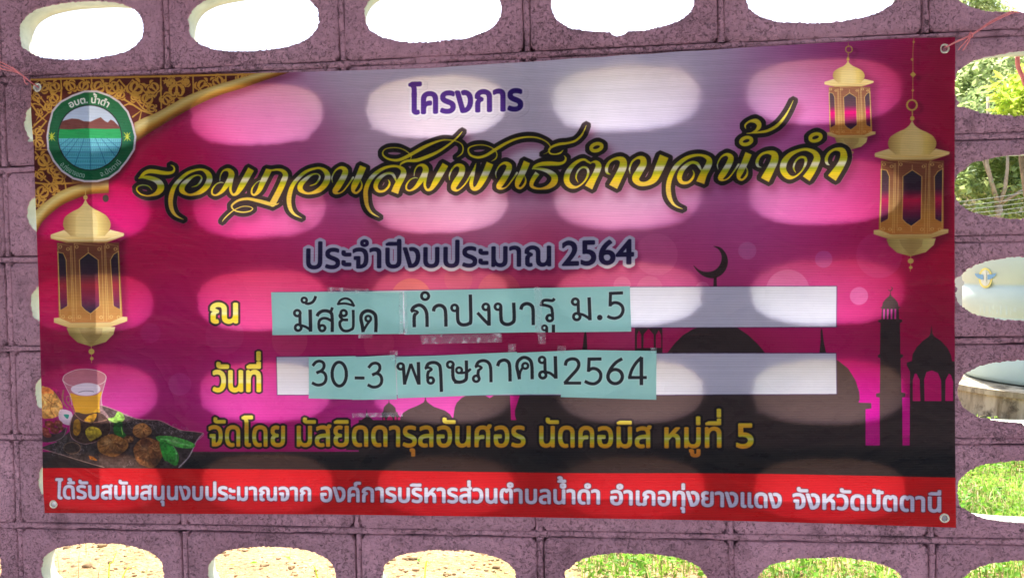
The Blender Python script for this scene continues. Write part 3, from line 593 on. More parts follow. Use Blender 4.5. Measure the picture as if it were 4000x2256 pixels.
g(q2,42,[(25,318),(28,480),(60,530),(110,540),(165,525),(190,480),(185,160)]); rg(q2,380,315,38,31); g(q2,42,[(414,312),(420,400),(420,550)]); g(q2,38,[(415,535),(350,470),(275,388)])
rg(q2,533,313,38,31); g(q2,42,[(567,310),(572,470),(600,520),(655,535),(710,515),(736,465),(730,262)],[(820,348),(840,297),(895,274),(950,295),(973,350),(976,544)])
g(q2,36,[(1244,210),(1215,236),(1150,230),(1100,240),(1072,300)],[(1062,285),(1140,297),(1200,322),(1216,380),(1220,450)]); rg(q2,1184,455,38,33)
rg(q2,1118,578,30,26); g(q2,36,[(1146,572),(1146,640)]); g(q2,40,[(1230,538),(1230,640)])
rg(q2,1505,250,38,32); g(q2,38,[(1541,255),(1545,402)]); rg(q2,1523,437,41,34); g(q2,34,[(1550,402),(1610,417),(1692,468)]); g(q2,42,[(1678,195),(1690,482)]); G.append(ell(1812,448,34,34,q2))
g(q2,38,[(2104,138),(1930,146)],[(1948,130),(1942,308)],[(1938,292),(1990,262),(2050,270),(2095,310),(2103,370),(2070,430),(2010,456),(1950,450),(1908,430)])
c3 = [[(648,347),(690,300),(740,287),(783,310),(790,360),(760,405),(694,438)],[(700,432),(750,418),(795,440),(815,490),(803,548),(760,582),(700,588),(638,560)]]
g(q3,36,*c3); g(q3,36,*[[(a+708,b+22) for a, b in P] for P in c3]); G.extend(ring(983,450,90,38,q3,ry=150)); g(q3,36,[(1180,497),(1305,497)])
rg(q3,1762,350,37,31); g(q3,40,[(1796,350),(1812,578)]); g(q3,34,[(1812,565),(1890,318)],[(1890,318),(1985,565)]); g(q3,42,[(1985,295),(1992,577)])
g(q3,40,[(2082,372),(2110,318),(2175,300),(2235,322),(2262,390),(2275,667)]); g(q3,30,[(2066,378),(2110,364),(2150,386),(2118,412)]); g(q3,36,[(2118,405),(2102,450),(2104,525)]); rg(q3,2140,525,37,32)
rg(q3,2385,328,38,31); g(q3,40,[(2416,330),(2420,480),(2450,535),(2510,549)]); g(q4,38,[(-12,512),(60,514),(112,495),(132,450),(130,260)]); rg(q4,45,375,33,26); g(q4,28,[(60,408),(110,403),(150,388),(182,358)])
g(q4,36,[(244,332),(272,280),(330,262),(385,282),(415,345),(421,517)]); g(q4,28,[(232,340),(270,325),(308,346),(275,374)]); g(q4,34,[(275,368),(268,420),(280,470)]); rg(q4,247,475,35,29)
g(q4,38,[(498,327),(520,277),(575,256),(620,275),(640,330),(646,507)])
g(q4,38,[(757,482),(740,400),(726,330),(740,270),(790,229),(840,229),(885,262),(903,330),(907,482)]); rg(q4,825,325,33,27); g(q4,28,[(800,335),(765,400),(757,482)])
rg(q4,1023,255,35,29); g(q4,36,[(1056,257),(1060,398)]); rg(q4,1032,432,38,32); g(q4,32,[(1060,397),(1120,412),(1182,460)]); g(q4,40,[(1180,210),(1187,475)])
g(q4,37,[(1298,320),(1315,267),(1370,242),(1430,252),(1458,300),(1440,360),(1370,440),(1290,528)]); g(q4,34,[(1282,527),(1485,527)])
g(q4,37,[(1725,243),(1562,245)],[(1580,230),(1572,394)],[(1566,382),(1620,355),(1680,370),(1716,420),(1705,490),(1650,532),(1585,530),(1528,505)])
g(q4,37,[(1970,240),(1900,282),(1840,350),(1806,420),(1802,470)]); G.extend(ring(1887,450,85,38,q4,ry=83)); g(q4,36,[(2202,222),(2140,282),(2085,370),(2055,465)]); g(q4,36,[(2040,462),(2261,462)]); g(q4,42,[(2197,222),(2197,551)])
gm = cover(G); P2.paint(blur(dilate(gm, 2), 1.2), (215, 235, 226), .6); P2.paint(gm, (16, 22, 26))

GROM = [(149,343),(3692,189),(206.5,1969),(3692,2024)]
for gx, gy in GROM:
    m = cover([ell(gx, gy, 10.5, 10.5)]); C.hole[max(m.y,0):m.y+m.a.shape[0], max(m.x,0):m.x+m.a.shape[1]] *= 1-m.a[:TH-m.y, :TW-m.x]
# ------------------------------------------------------------------ materials
def mat(name):
    m = bpy.data.materials.new(name); m.use_nodes = True; nt = m.node_tree
    return m, nt, nt.nodes['Principled BSDF'], nt.nodes['Material Output']
def N(nt, kind, **kw):
    n = nt.nodes.new(kind)
    for k, v in kw.items():
        if k.startswith('i_'): n.inputs[k[2:].replace('_', ' ')].default_value = v
        else: setattr(n, k, v)
    return n
def lk(nt, a, b): nt.links.new(a, b)
def noise_ramp(nt, vec, scale, c0, c1, p0=.4, p1=.6, detail=4, rough=.6):
    n = N(nt, 'ShaderNodeTexNoise'); n.inputs['Scale'].default_value = scale; n.inputs['Detail'].default_value = detail; n.inputs['Roughness'].default_value = rough
    if vec is not None: lk(nt, vec, n.inputs['Vector'])
    r = N(nt, 'ShaderNodeValToRGB'); r.color_ramp.elements[0].position = p0; r.color_ramp.elements[1].position = p1
    r.color_ramp.elements[0].color = (*c0, 1) if len(c0) == 3 else c0; r.color_ramp.elements[1].color = (*c1, 1) if len(c1) == 3 else c1
    lk(nt, n.outputs['Fac'], r.inputs[0]); return r.outputs[0]
def mix(nt, f, a, b, mode='MIX'):
    m = N(nt, 'ShaderNodeMix', data_type='RGBA', blend_type=mode)
    for s, v in ((0, f), (6, a), (7, b)):
        if isinstance(v, (int, float)): m.inputs[s].default_value = v
        elif isinstance(v, tuple): m.inputs[s].default_value = (*v, 1) if len(v) == 3 else v
        else: lk(nt, v, m.inputs[s])
    return m.outputs[2]
def geo(nt, world_space=True):
    return N(nt, 'ShaderNodeNewGeometry').outputs['Position'] if world_space else N(nt, 'ShaderNodeTexCoord').outputs['Object']
def simple(name, col, rough=.8, spec=.3, var=.12, scale=6.0, bump=0.0, metal=0.0):
    m, nt, b, o = mat(name); g = geo(nt)
    c1 = tuple(max(0, x*(1-var*2)) for x in col); c2 = tuple(min(1, x*(1+var)) for x in col)
    lk(nt, noise_ramp(nt, g, scale, c1, c2, .3, .7), b.inputs['Base Color']); b.inputs['Roughness'].default_value = rough
    b.inputs['Specular IOR Level'].default_value = spec; b.inputs['Metallic'].default_value = metal
    if bump:
        n = N(nt, 'ShaderNodeTexNoise'); n.inputs['Scale'].default_value = scale*6; n.inputs['Detail'].default_value = 5; lk(nt, g, n.inputs['Vector'])
        bp = N(nt, 'ShaderNodeBump'); bp.inputs['Strength'].default_value = .7; bp.inputs['Distance'].default_value = bump; lk(nt, n.outputs['Fac'], bp.inputs['Height']); lk(nt, bp.outputs[0], b.inputs['Normal'])
    return m

def paint_mat(name, speck_amt, coarse):
    m, nt, b, o = mat(name); g = geo(nt)
    base = noise_ramp(nt, g, 3.5, S((186,134,148)), S((214,162,176)), .3, .7)
    base = mix(nt, noise_ramp(nt, g, 14.0, (0,0,0), (1,1,1), .52, .72, 6), base, S((158,114,126)))
    oi = N(nt, 'ShaderNodeObjectInfo'); om = N(nt, 'ShaderNodeMapRange'); om.inputs['To Min'].default_value = .86; om.inputs['To Max'].default_value = 1.10; lk(nt, oi.outputs['Random'], om.inputs[0]); base = mix(nt, 1.0, base, om.outputs[0], 'MULTIPLY')
    # dark specks, denser in some areas, sunk into the bump
    pn = N(nt, 'ShaderNodeTexNoise'); pn.inputs['Scale'].default_value = 150.0; pn.inputs['Detail'].default_value = 6; pn.inputs['Roughness'].default_value = .68; pn.inputs['Distortion'].default_value = 1.2; lk(nt, g, pn.inputs['Vector'])
    reg = noise_ramp(nt, g, 4.5, (0,0,0), (1,1,1), .36, .70, 4)
    ad = N(nt, 'ShaderNodeMath', operation='MULTIPLY_ADD'); lk(nt, reg, ad.inputs[0]); ad.inputs[1].default_value = -.10*speck_amt; lk(nt, pn.outputs['Fac'], ad.inputs[2])
    pr = N(nt, 'ShaderNodeValToRGB'); pr.color_ramp.elements[0].position = .24; pr.color_ramp.elements[1].position = .43; pr.color_ramp.elements[0].color = (1,1,1,1); pr.color_ramp.elements[1].color = (0,0,0,1); lk(nt, ad.outputs[0], pr.inputs[0])
    base = mix(nt, pr.outputs[0], base, S((104,76,84)))
    moss = noise_ramp(nt, g, 22.0, (0,0,0), (1,1,1), .70, .78, 5)
    base = mix(nt, moss, base, S((74,72,58)))
    lk(nt, base, b.inputs['Base Color']); b.inputs['Roughness'].default_value = .78; b.inputs['Specular IOR Level'].default_value = .25
    h1 = N(nt, 'ShaderNodeTexNoise'); h1.inputs['Scale'].default_value = coarse; h1.inputs['Detail'].default_value = 8; h1.inputs['Roughness'].default_value = .7; h1.inputs['Distortion'].default_value = .8; lk(nt, g, h1.inputs['Vector'])
    hm = N(nt, 'ShaderNodeMath', operation='MULTIPLY_ADD'); lk(nt, pr.outputs[0], hm.inputs[0]); hm.inputs[1].default_value = -.35; lk(nt, h1.outputs['Fac'], hm.inputs[2])
    bp = N(nt, 'ShaderNodeBump'); bp.inputs['Strength'].default_value = 1.0; bp.inputs['Distance'].default_value = .012; lk(nt, hm.outputs[0], bp.inputs['Height']); lk(nt, bp.outputs[0], b.inputs['Normal'])
    return m
M_PAINT = paint_mat('mauve_paint_on_concrete', 1.0, 75.0)
M_MORT = paint_mat('mauve_paint_on_mortar', 1.3, 60.0)
M_BARE = simple('bare_cement', S((180,186,174)), .9, .2, .10, 20.0, .002)

def sheet_mat(name, img, thru, stripes, gloss):
    m, nt, b, o = mat(name)
    uv = N(nt, 'ShaderNodeUVMap'); uv.uv_map = 'UVMap'
    t = N(nt, 'ShaderNodeTexImage'); t.image = img; t.interpolation = 'Cubic'; t.extension = 'EXTEND'; lk(nt, uv.outputs[0], t.inputs[0])
    g = geo(nt)
    lk(nt, t.outputs[0], b.inputs['Base Color']);  b.inputs['Specular IOR Level'].default_value = .34
    mp = N(nt, 'ShaderNodeMapping'); mp.inputs['Scale'].default_value = (3.5, 1, 330); lk(nt, g, mp.inputs[0])
    sn = N(nt, 'ShaderNodeTexNoise'); sn.inputs['Scale'].default_value = 1.0; sn.inputs['Detail'].default_value = 4; lk(nt, mp.outputs[0], sn.inputs['Vector'])
    wv = N(nt, 'ShaderNodeTexWave', bands_direction='Z'); wv.inputs['Scale'].default_value = 92.0; wv.inputs['Distortion'].default_value = .6; wv.inputs['Detail'].default_value = 1; lk(nt, g, wv.inputs['Vector'])
    hs = N(nt, 'ShaderNodeMath', operation='ADD'); lk(nt, sn.outputs['Fac'], hs.inputs[0]); lk(nt, wv.outputs['Fac'], hs.inputs[1])
    mp2 = N(nt, 'ShaderNodeMapping'); mp2.inputs['Scale'].default_value = (18, 1, 40); lk(nt, g, mp2.inputs[0])
    cr = N(nt, 'ShaderNodeTexNoise'); cr.inputs['Scale'].default_value = 1.0; cr.inputs['Detail'].default_value = 7; cr.inputs['Roughness'].default_value = .62; lk(nt, mp2.outputs[0], cr.inputs['Vector'])
    b1 = N(nt, 'ShaderNodeBump'); b1.inputs['Strength'].default_value = .5*stripes; b1.inputs['Distance'].default_value = .0006; lk(nt, hs.outputs[0], b1.inputs['Height'])
    b2 = N(nt, 'ShaderNodeBump'); b2.inputs['Strength'].default_value = .6; b2.inputs['Distance'].default_value = .004; lk(nt, cr.outputs['Fac'], b2.inputs['Height']); lk(nt, b1.outputs[0], b2.inputs['Normal'])
    mp3 = N(nt, 'ShaderNodeMapping'); mp3.inputs['Scale'].default_value = (4.2, 1, 5.5); lk(nt, g, mp3.inputs[0])
    c3 = N(nt, 'ShaderNodeTexNoise'); c3.inputs['Scale'].default_value = 1.0; c3.inputs['Detail'].default_value = 3; c3.inputs['Distortion'].default_value = .9; lk(nt, mp3.outputs[0], c3.inputs['Vector'])
    s3 = N(nt, 'ShaderNodeMath', operation='SUBTRACT'); s3.inputs[1].default_value = .5; lk(nt, c3.outputs['Fac'], s3.inputs[0]); a3 = N(nt, 'ShaderNodeMath', operation='ABSOLUTE'); lk(nt, s3.outputs[0], a3.inputs[0])
    b3 = N(nt, 'ShaderNodeBump'); b3.inputs['Strength'].default_value = .8; b3.inputs['Distance'].default_value = .035; lk(nt, a3.outputs[0], b3.inputs['Height']); lk(nt, b2.outputs[0], b3.inputs['Normal'])
    lk(nt, b3.outputs[0], b.inputs['Normal'])
    rm = N(nt, 'ShaderNodeMapRange'); rm.inputs['To Min'].default_value = gloss-.14; rm.inputs['To Max'].default_value = gloss+.22; lk(nt, cr.outputs['Fac'], rm.inputs[0]); lk(nt, rm.outputs[0], b.inputs['Roughness'])
    # the light that comes through: ink filters it, the woven scrim shows as fine lines
    gm = N(nt, 'ShaderNodeGamma'); gm.inputs[1].default_value = .66; lk(nt, t.outputs[0], gm.inputs[0])
    rp = N(nt, 'ShaderNodeMapRange'); rp.inputs['From Min'].default_value = .5; rp.inputs['From Max'].default_value = 1.4; rp.inputs['To Min'].default_value = 1-.42*stripes; rp.inputs['To Max'].default_value = 1.0; lk(nt, hs.outputs[0], rp.inputs[0])
    tr = N(nt, 'ShaderNodeBsdfTranslucent'); lk(nt, mix(nt, 1.0, mix(nt, .05, gm.outputs[0], (.9, .36, .42)), mix(nt, 1.0, rp.outputs[0], noise_ramp(nt, g, 5.0, (.80,.80,.82), (1,1,1), .35, .62, 5), 'MULTIPLY'), 'MULTIPLY'), tr.inputs['Color'])
    ms = N(nt, 'ShaderNodeMixShader'); ms.inputs[0].default_value = thru; lk(nt, b.outputs[0], ms.inputs[1]); lk(nt, tr.outputs[0], ms.inputs[2])
    tp = N(nt, 'ShaderNodeBsdfTransparent'); m2 = N(nt, 'ShaderNodeMixShader'); lk(nt, t.outputs[1], m2.inputs[0]); lk(nt, tp.outputs[0], m2.inputs[1]); lk(nt, ms.outputs[0], m2.inputs[2])
    lk(nt, m2.outputs[0], o.inputs[0]); return m
IMG_B = C.image('banner_print'); IMG_S = P2.image('slip_print')
M_BAN = sheet_mat('vinyl_banner', IMG_B, .54, .7, .26)
M_SLIP = sheet_mat('mint_paper', IMG_S, .20, .12, .40)
M_FOLD, nt, b, o = mat('vinyl_back'); b.inputs['Base Color'].default_value = (.6,.6,.62,1)
_t = N(nt, 'ShaderNodeBsdfTranslucent'); lk(nt, noise_ramp(nt, geo(nt), 30, (.55,.55,.57), (.65,.65,.67)), _t.inputs[0]); _m = N(nt, 'ShaderNodeMixShader'); _m.inputs[0].default_value = .5; lk(nt, b.outputs[0], _m.inputs[1]); lk(nt, _t.outputs[0], _m.inputs[2]); lk(nt, _m.outputs[0], o.inputs[0])
M_TAPE, nt, b, o = mat('clear_tape'); b.inputs['Base Color'].default_value = (.9,.88,.9,1); b.inputs['Roughness'].default_value = .22
_n = N(nt, 'ShaderNodeTexNoise'); _n.inputs['Scale'].default_value = 90; _n.inputs['Detail'].default_value = 4; lk(nt, geo(nt), _n.inputs['Vector']); _b = N(nt, 'ShaderNodeBump'); _b.inputs['Strength'].default_value = 1; _b.inputs['Distance'].default_value = .002; lk(nt, _n.outputs[0], _b.inputs['Height']); lk(nt, _b.outputs[0], b.inputs['Normal'])
_t = N(nt, 'ShaderNodeBsdfTransparent'); _m = N(nt, 'ShaderNodeMixShader'); _r = N(nt, 'ShaderNodeValToRGB'); _r.color_ramp.elements[0].position = .5; _r.color_ramp.elements[1].position = .72; _r.color_ramp.elements[0].color = (.10,.10,.10,1); _r.color_ramp.elements[1].color = (.45,.45,.45,1); lk(nt, _n.outputs[0], _r.inputs[0]); lk(nt, _r.outputs[0], _m.inputs[0]); lk(nt, _t.outputs[0], _m.inputs[1]); lk(nt, b.outputs[0], _m.inputs[2]); lk(nt, _m.outputs[0], o.inputs[0])
M_METAL = simple('nickel_plate', (.62,.58,.45), .28, .5, .1, 200, 0, 1.0)
M_TWINE = simple('pink_twine', S((228,132,132)), .6, .3, .15, 60)
M_TANK = simple('pale_green_plastic', S((186,204,198)), .5, .4, .04, 2.0)
M_CONC, nt, b, o = mat('stained_concrete'); _g = geo(nt); _mp = N(nt, 'ShaderNodeMapping'); _mp.inputs['Scale'].default_value = (7, 7, 1.1); lk(nt, _g, _mp.inputs[0])
lk(nt, mix(nt, noise_ramp(nt, _g, 9.0, (0,0,0), (1,1,1), .5, .68, 6), mix(nt, noise_ramp(nt, _mp.outputs[0], 1.0, (0,0,0), (1,1,1), .42, .66, 6), S((176,168,146)), S((104,92,70))), S((70,62,50))), b.inputs['Base Color']); b.inputs['Roughness'].default_value = .9
M_TRUNK = simple('grey_bark', S((142,122,100)), .9, .2, .25, 12.0, .01)
M_WHITEWALL = simple('white_plaster', S((222,222,216)), .8, .3, .05, 2.0)
M_ROOF = simple('rusty_sheet_roof', S((120,80,64)), .6, .3, .2, 4.0)
M_GLASS = simple('dark_window_glass', S((50,62,60)), .1, .6, .1, 4.0)
M_CABLE = simple('pale_cable', S((128,130,128)), .6, .3, .05, 4.0)

# ------------------------------------------------------------------ object helpers
def mesh_ob(name, verts, faces, m=None, parent=None, smooth=False, mats=None, fm=None, uvs=None):
    me = bpy.data.meshes.new(name); me.from_pydata([tuple(v) for v in verts], [], [tuple(f) for f in faces]); me.update()
    for x in (mats or ([m] if m else [])): me.materials.append(x)
    if fm is not None: me.polygons.foreach_set('material_index', fm)
    if smooth: me.polygons.foreach_set('use_smooth', [True]*len(me.polygons))
    o = bpy.data.objects.new(name, me); COL.objects.link(o)
    if parent is not None: o.parent = parent
    return o
def tag(o, label=None, cat=None, group=None, kind=None):
    for k, v in (('label', label), ('category', cat), ('group', group), ('kind', kind)):
        if v: o[k] = v
    return o
def empty(name, loc, label, cat, group=None):
    o = bpy.data.objects.new(name, None); COL.objects.link(o); o.location = loc; o.empty_display_size = .1
    return tag(o, label, cat, group)
def np_mesh(name, V, F, m, parent=None):
    """V: n x 3, F: k x (3 or 4), numpy, fast"""
    me = bpy.data.meshes.new(name); k, s = F.shape
    me.vertices.add(len(V)); me.vertices.foreach_set('co', V.astype(np.float32).ravel())
    me.loops.add(k*s); me.loops.foreach_set('vertex_index', F.astype(np.int32).ravel())
    me.polygons.add(k); me.polygons.foreach_set('loop_start', np.arange(0, k*s, s, dtype=np.int32)); me.polygons.foreach_set('loop_total', np.full(k, s, np.int32))
    me.update(calc_edges=True)
    for x in (m if isinstance(m, list) else [m]): me.materials.append(x)
    o = bpy.data.objects.new(name, me); COL.objects.link(o)
    if parent is not None: o.parent = parent
    return o
def tube(paths, rad, seg=7):
    V, Fc = [], []
    for P in paths:
        P = [Vector(p[:3]) for p in P] if len(P[0]) == 3 else P
        rs = [rad]*len(P) if len(P[0]) == 3 else [p[3] for p in P]
        pts = [Vector(p[:3]) for p in P]; base = len(V); up = Vector((0.13, 0.21, 0.97)); a = None
        for i, p in enumerate(pts):
            d = (pts[min(i+1, len(pts)-1)]-pts[max(i-1, 0)]).normalized()
            if a is None: a = d.cross(up).normalized() if abs(d.dot(up)) < .95 else d.cross(Vector((1, 0, 0))).normalized()
            a = (a-d*a.dot(d)).normalized(); b = d.cross(a)
            for k in range(seg):
                t = 2*math.pi*k/seg; V.append(p+(a*math.cos(t)+b*math.sin(t))*rs[i])
        for i in range(len(pts)-1):
            for k in range(seg):
                x0, x1 = base+i*seg+k, base+i*seg+(k+1) % seg
                Fc.append((x0, x1, x1+seg, x0+seg))
        Fc.append(tuple(base+k for k in range(seg))[::-1]); Fc.append(tuple(base+(len(pts)-1)*seg+k for k in range(seg)))
    return V, Fc
def lathe(prof, seg=48, cx=0, cy=0):
    V, Fc = [], []
    for r, z in prof:
        for k in range(seg): t = 2*math.pi*k/seg; V.append((cx+r*math.cos(t), cy+r*math.sin(t), z))
    for i in range(len(prof)-1):
        for k in range(seg):
            a, b = i*seg+k, i*seg+(k+1) % seg; Fc.append((a, b, b+seg, a+seg))
    Fc.append(tuple(range(seg))[::-1]); Fc.append(tuple((len(prof)-1)*seg+k for k in range(seg)))
    return V, Fc
def box(x0, x1, y0, y1, z0, z1):
    V = [(x, y, z) for x in (x0, x1) for y in (y0, y1) for z in (z0, z1)]
    return V, [(0,1,3,2),(4,6,7,5),(0,4,5,1),(2,3,7,6),(0,2,6,4),(1,5,7,3)]
def join(parts):
    V, Fc = [], []
    for v, f in parts: n = len(V); V += list(v); Fc += [tuple(i+n for i in q) for q in f]
    return V, Fc

# ------------------------------------------------------------------ the ground
def soil_mat():
    m, nt, b, o = mat('sandy_soil'); g = geo(nt)
    c = noise_ramp(nt, g, 2.2, S((152,122,84)), S((184,154,112)), .35, .65)
    c = mix(nt, noise_ramp(nt, g, 38.0, (0,0,0), (1,1,1), .45, .7, 6), c, S((122,88,58)))
    c = mix(nt, noise_ramp(nt, g, 90.0, (0,0,0), (1,1,1), .62, .70, 4), c, S((206,190,164)))
    c = mix(nt, noise_ramp(nt, g, .5, (0,0,0), (.8,.8,.8), .52, .62, 6), c, S((110,124,58)))
    lk(nt, c, b.inputs['Base Color']); b.inputs['Roughness'].default_value = .95
    n = N(nt, 'ShaderNodeTexNoise'); n.inputs['Scale'].default_value = 45; n.inputs['Detail'].default_value = 8; lk(nt, g, n.inputs['Vector'])
    bp = N(nt, 'ShaderNodeBump'); bp.inputs['Strength'].default_value = 1; bp.inputs['Distance'].default_value = .03; lk(nt, n.outputs['Fac'], bp.inputs['Height']); lk(nt, bp.outputs[0], b.inputs['Normal'])
    return m
M_SOIL = soil_mat()
def hgt(x, y): return 0.03*noise.noise(Vector((x*.8, y*.8, 3)))+0.012*noise.noise(Vector((x*4, y*4, 8)))
V, Fc = [], []
gx = [-300,-120,-50,-20,-10]+[(-6+i*.15) for i in range(121)]+[14,18,26,40,80,160,300]
gyl = [.09]+[.3+i*.15 for i in range(80)]+[14,18,26,40,80,160,400]
for y in gyl:
    for x in gx: V.append((x, y, hgt(x, y) if y > .2 and abs(x) < 14 else 0.0))
n = len(gx)
for j in range(len(gyl)-1):
    for i in range(n-1): a = j*n+i; Fc.append((a, a+1, a+1+n, a+n))
tag(mesh_ob('ground', V, Fc, M_SOIL, smooth=True), kind='structure')
M_FLOOR = simple('cement_floor', S((178,178,184)), .8, .3, .1, 3.0, .002)
v, f = box(-4, 8, -6, -.002, -.12, 0.0); tag(mesh_ob('floor', v, f, M_FLOOR), kind='structure')  # unseen floor added on the camera side, grey chosen for its bounce light
v, f = box(-4, 8, -4.6, -.72, 2.95, 3.05); tag(mesh_ob('added_shade_slab', v, f, simple('whitewashed_slab', S((206,204,196)), .9, .2, .06, 2.0)), kind='structure')  # unseen slab added to keep sky light off the wall's front

# ------------------------------------------------------------------ the breeze-block wall
BW, BH, BD = W_PITCH-.0145, H_PITCH-.0145, .066
HA, HB = .1455, .0622
wall = empty('breeze_block_wall', (0, 0, 0), 'mauve painted breeze block wall with rows of oval openings behind the banner', 'wall')
def block_mesh(seed):
    r = random.Random(seed); nx, nz = 88, 40
    per = [(-1+2*i/nx, -1) for i in range(nx)]+[(1, -1+2*i/nz) for i in range(nz)]+[(1-2*i/nx, 1) for i in range(nx)]+[(-1, 1-2*i/nz) for i in range(nz)]
    n = len(per); rings = []
    wob = lambda t, k, s: noise.noise(Vector((math.cos(t)*k+seed*7.3, math.sin(t)*k, s)))
    chips = [(r.uniform(0, 6.28), r.uniform(.05, .14), r.uniform(.004, .009)) for _ in range(r.choice([0, 1, 1, 2]))]
    hole, rect = [], []
    for px, pz in per:
        ang = math.atan2(pz*.92, px); c, s = math.cos(ang), math.sin(ang)
        rr = (abs(c)**2.5+abs(s)**2.5)**(-1/2.5); hole.append((HA*rr*c, HB*rr*s, ang))
        rect.append((px*BW/2, pz*BH/2))
    def hole_ring(dx, dz, y, amp, jag):
        out = []
        for hx, hz, t in hole:
            w = amp*wob(t, 3.0, 1)+jag*(.6*wob(t, 9, 2)+.7*wob(t, 30, 4)+.8*wob(t, 75, 3))
            for a0, wd, dp in chips:
                d = abs((t-a0+math.pi) % (2*math.pi)-math.pi)
                if d < wd and jag: w -= dp*(1-(d/wd)**2)
            L = math.hypot(hx, hz); k = 1-w/L
            out.append((hx*k+math.copysign(dx, hx)*min(1, abs(hx)/HA*1.2), y, hz*k+math.copysign(dz, hz)*min(1, abs(hz)/HB*1.2)))
        return out
    def rect_ring(ins, y, amp):
        out = []
        for i, (x, z) in enumerate(rect):
            q = 6.28*i/n; w = amp*(wob(q, 14, 5)+.5*wob(q, 40, 6))
            cx, cz = abs(x)/(BW/2), abs(z)/(BH/2); rd = .004 if cx > .97 and cz > .93 else 0
            out.append((x-math.copysign(min(ins+rd+w, abs(x)), x)*(1 if cx > .95 else 0 if cx < .9 else .5), y, z-math.copysign(min(ins+rd+w, abs(z)), z)*(1 if cz > .9 else 0)))
        return out
    hf = hole_ring(0, 0, .0, .0022, .0030)
    lerp = lambda A, B, t, y: [(a[0]*(1-t)+b[0]*t, y+.0007*noise.noise(Vector((a[0]*40, a[2]*40, seed))), a[2]*(1-t)+b[2]*t) for a, b in zip(A, B)]
    rf = rect_ring(.0025, .0, .0009)
    rings.append(rect_ring(0, BD, 0)); rings.append(rect_ring(0, .003, .0006)); rings.append(rf); rings.append(lerp(rf, hf, .33, .0003)); rings.append(lerp(rf, hf, .66, .0003)); rings.append([(a[0], .0005, a[2]) for a in lerp(rf, hf, .95, 0)]); rings.append([(a[0], .0025, a[2]) for a in hf])
    npaint = len(rings)-1
    rings.append(hole_ring(.002, .001, .008, .0022, .0014)); rings.append(hole_ring(.008, .003, .035, .001, 0)); rings.append(hole_ring(.015, .006, BD, .001, 0))
    V = [p for R in rings for p in R]; Fc, fm = [], []
    for j in range(len(rings)-1):
        for i in range(n):
            a, b = j*n+i, j*n+(i+1) % n; Fc.append((a, b, b+n, a+n)); fm.append(0 if j < npaint else 1)
    last = (len(rings)-1)*n
    for i in range(n): Fc.append((last+i, last+(i+1) % n, (i+1) % n, i)); fm.append(1)
    me = bpy.data.meshes.new('breeze_block'); me.from_pydata(V, [], Fc); me.update()
    bm = bmesh.new(); bm.from_mesh(me); bmesh.ops.recalc_face_normals(bm, faces=bm.faces); bm.to_mesh(me); bm.free()
    me.materials.append(M_PAINT); me.materials.append(M_BARE)
    me.polygons.foreach_set('material_index', fm); me.polygons.foreach_set('use_smooth', [True]*len(fm)); me.update()
    return me
BM = [block_mesh(s) for s in range(12)]
rows = range(-2, 10); cols = range(-3, 9)
rowx = lambda i: -.0036+.0013*i
for i in rows:
    for j in cols:
        o = bpy.data.objects.new('breeze_block', BM[rng.randrange(12)]); COL.objects.link(o); o.parent = wall
        z = ROW0_Z-i*H_PITCH+BH/2+.0072
        o.location = (j*W_PITCH+W_PITCH/2+rowx(i)+rng.uniform(-.002, .002), abs(rng.gauss(0, .0011)), z+rng.uniform(-.0012, .0012))
        o.rotation_euler = (0, rng.uniform(-.0025, .0025), 0)
# mortar: bed and head joints, ragged, a little behind the faces, with open cracks along one side
MV, MF = [], []
def joint(x0, x1, z0, z1, vert, seed):
    L = (z1-z0) if vert else (x1-x0); n = max(4, int(L/.006)); base = len(MV); off = random.Random(seed).uniform(.0002, .0036)
    for k in range(n+1):
        t = k/n; q = (z0+(z1-z0)*t) if vert else (x0+(x1-x0)*t); c0, c1 = (x0, x1) if vert else (z0, z1)
        for a, (f, yb) in enumerate(((-.002, .03), (.0012, .0025), (.22, 0), (.5, -.0006), (.78, 0), (1.0-.0009/.0145, .0015), (1.002, .03))):
            w = c0+(c1-c0)*f if 0 < a < 6 else (c0-.003 if a == 0 else c1+.003)
            y = yb+off+.0022*noise.noise(Vector((q*60, w*90, seed)))+.0016*noise.noise(Vector((q*210, w*160, seed)))
            if a in (1, 5): w += .0010*noise.noise(Vector((q*120, a, seed)))
            if a in (1, 5): y += .011*min(1, max(0, 3.5*noise.noise(Vector((q*9, a*3.1, seed*2)))))
            y = max(y, .0006)
            MV.append((w, y, q) if vert else (q, y, w))
    for k in range(n):
        for a in range(6): p = base+k*7+a; MF.append((p, p+1, p+8, p+7) if not vert else (p, p+7, p+8, p+1))
for i in list(rows)+[10]:
    z = ROW0_Z-(i-1)*H_PITCH-.0073
    joint(cols[0]*W_PITCH-.01, (cols[-1]+1)*W_PITCH+.01, z, z+.0146, False, i+.37)
for i in rows:
    for j in list(cols)+[cols[-1]+1]:
        x = j*W_PITCH+rowx(i); z = ROW0_Z-i*H_PITCH+.0073
        joint(x-.0073, x+.0073, z, z+H_PITCH-.0146, True, i*17+j+.7)
core = [box(j*W_PITCH-.012, j*W_PITCH+.012, .031, .06, ROW0_Z-9*H_PITCH-.01, ROW0_Z+3*H_PITCH) for j in list(cols)+[cols[-1]+1]]
core += [box(cols[0]*W_PITCH, (cols[-1]+1)*W_PITCH, .032, .059, ROW0_Z-(i-1)*H_PITCH-.012, ROW0_Z-(i-1)*H_PITCH+.012) for i in list(rows)+[10]]
V, Fc = join([(MV, MF)]+core)
mort = mesh_ob('mortar', V, Fc, M_MORT, wall, smooth=False)
for p in mort.data.polygons[:len(MF)]: p.use_smooth = True
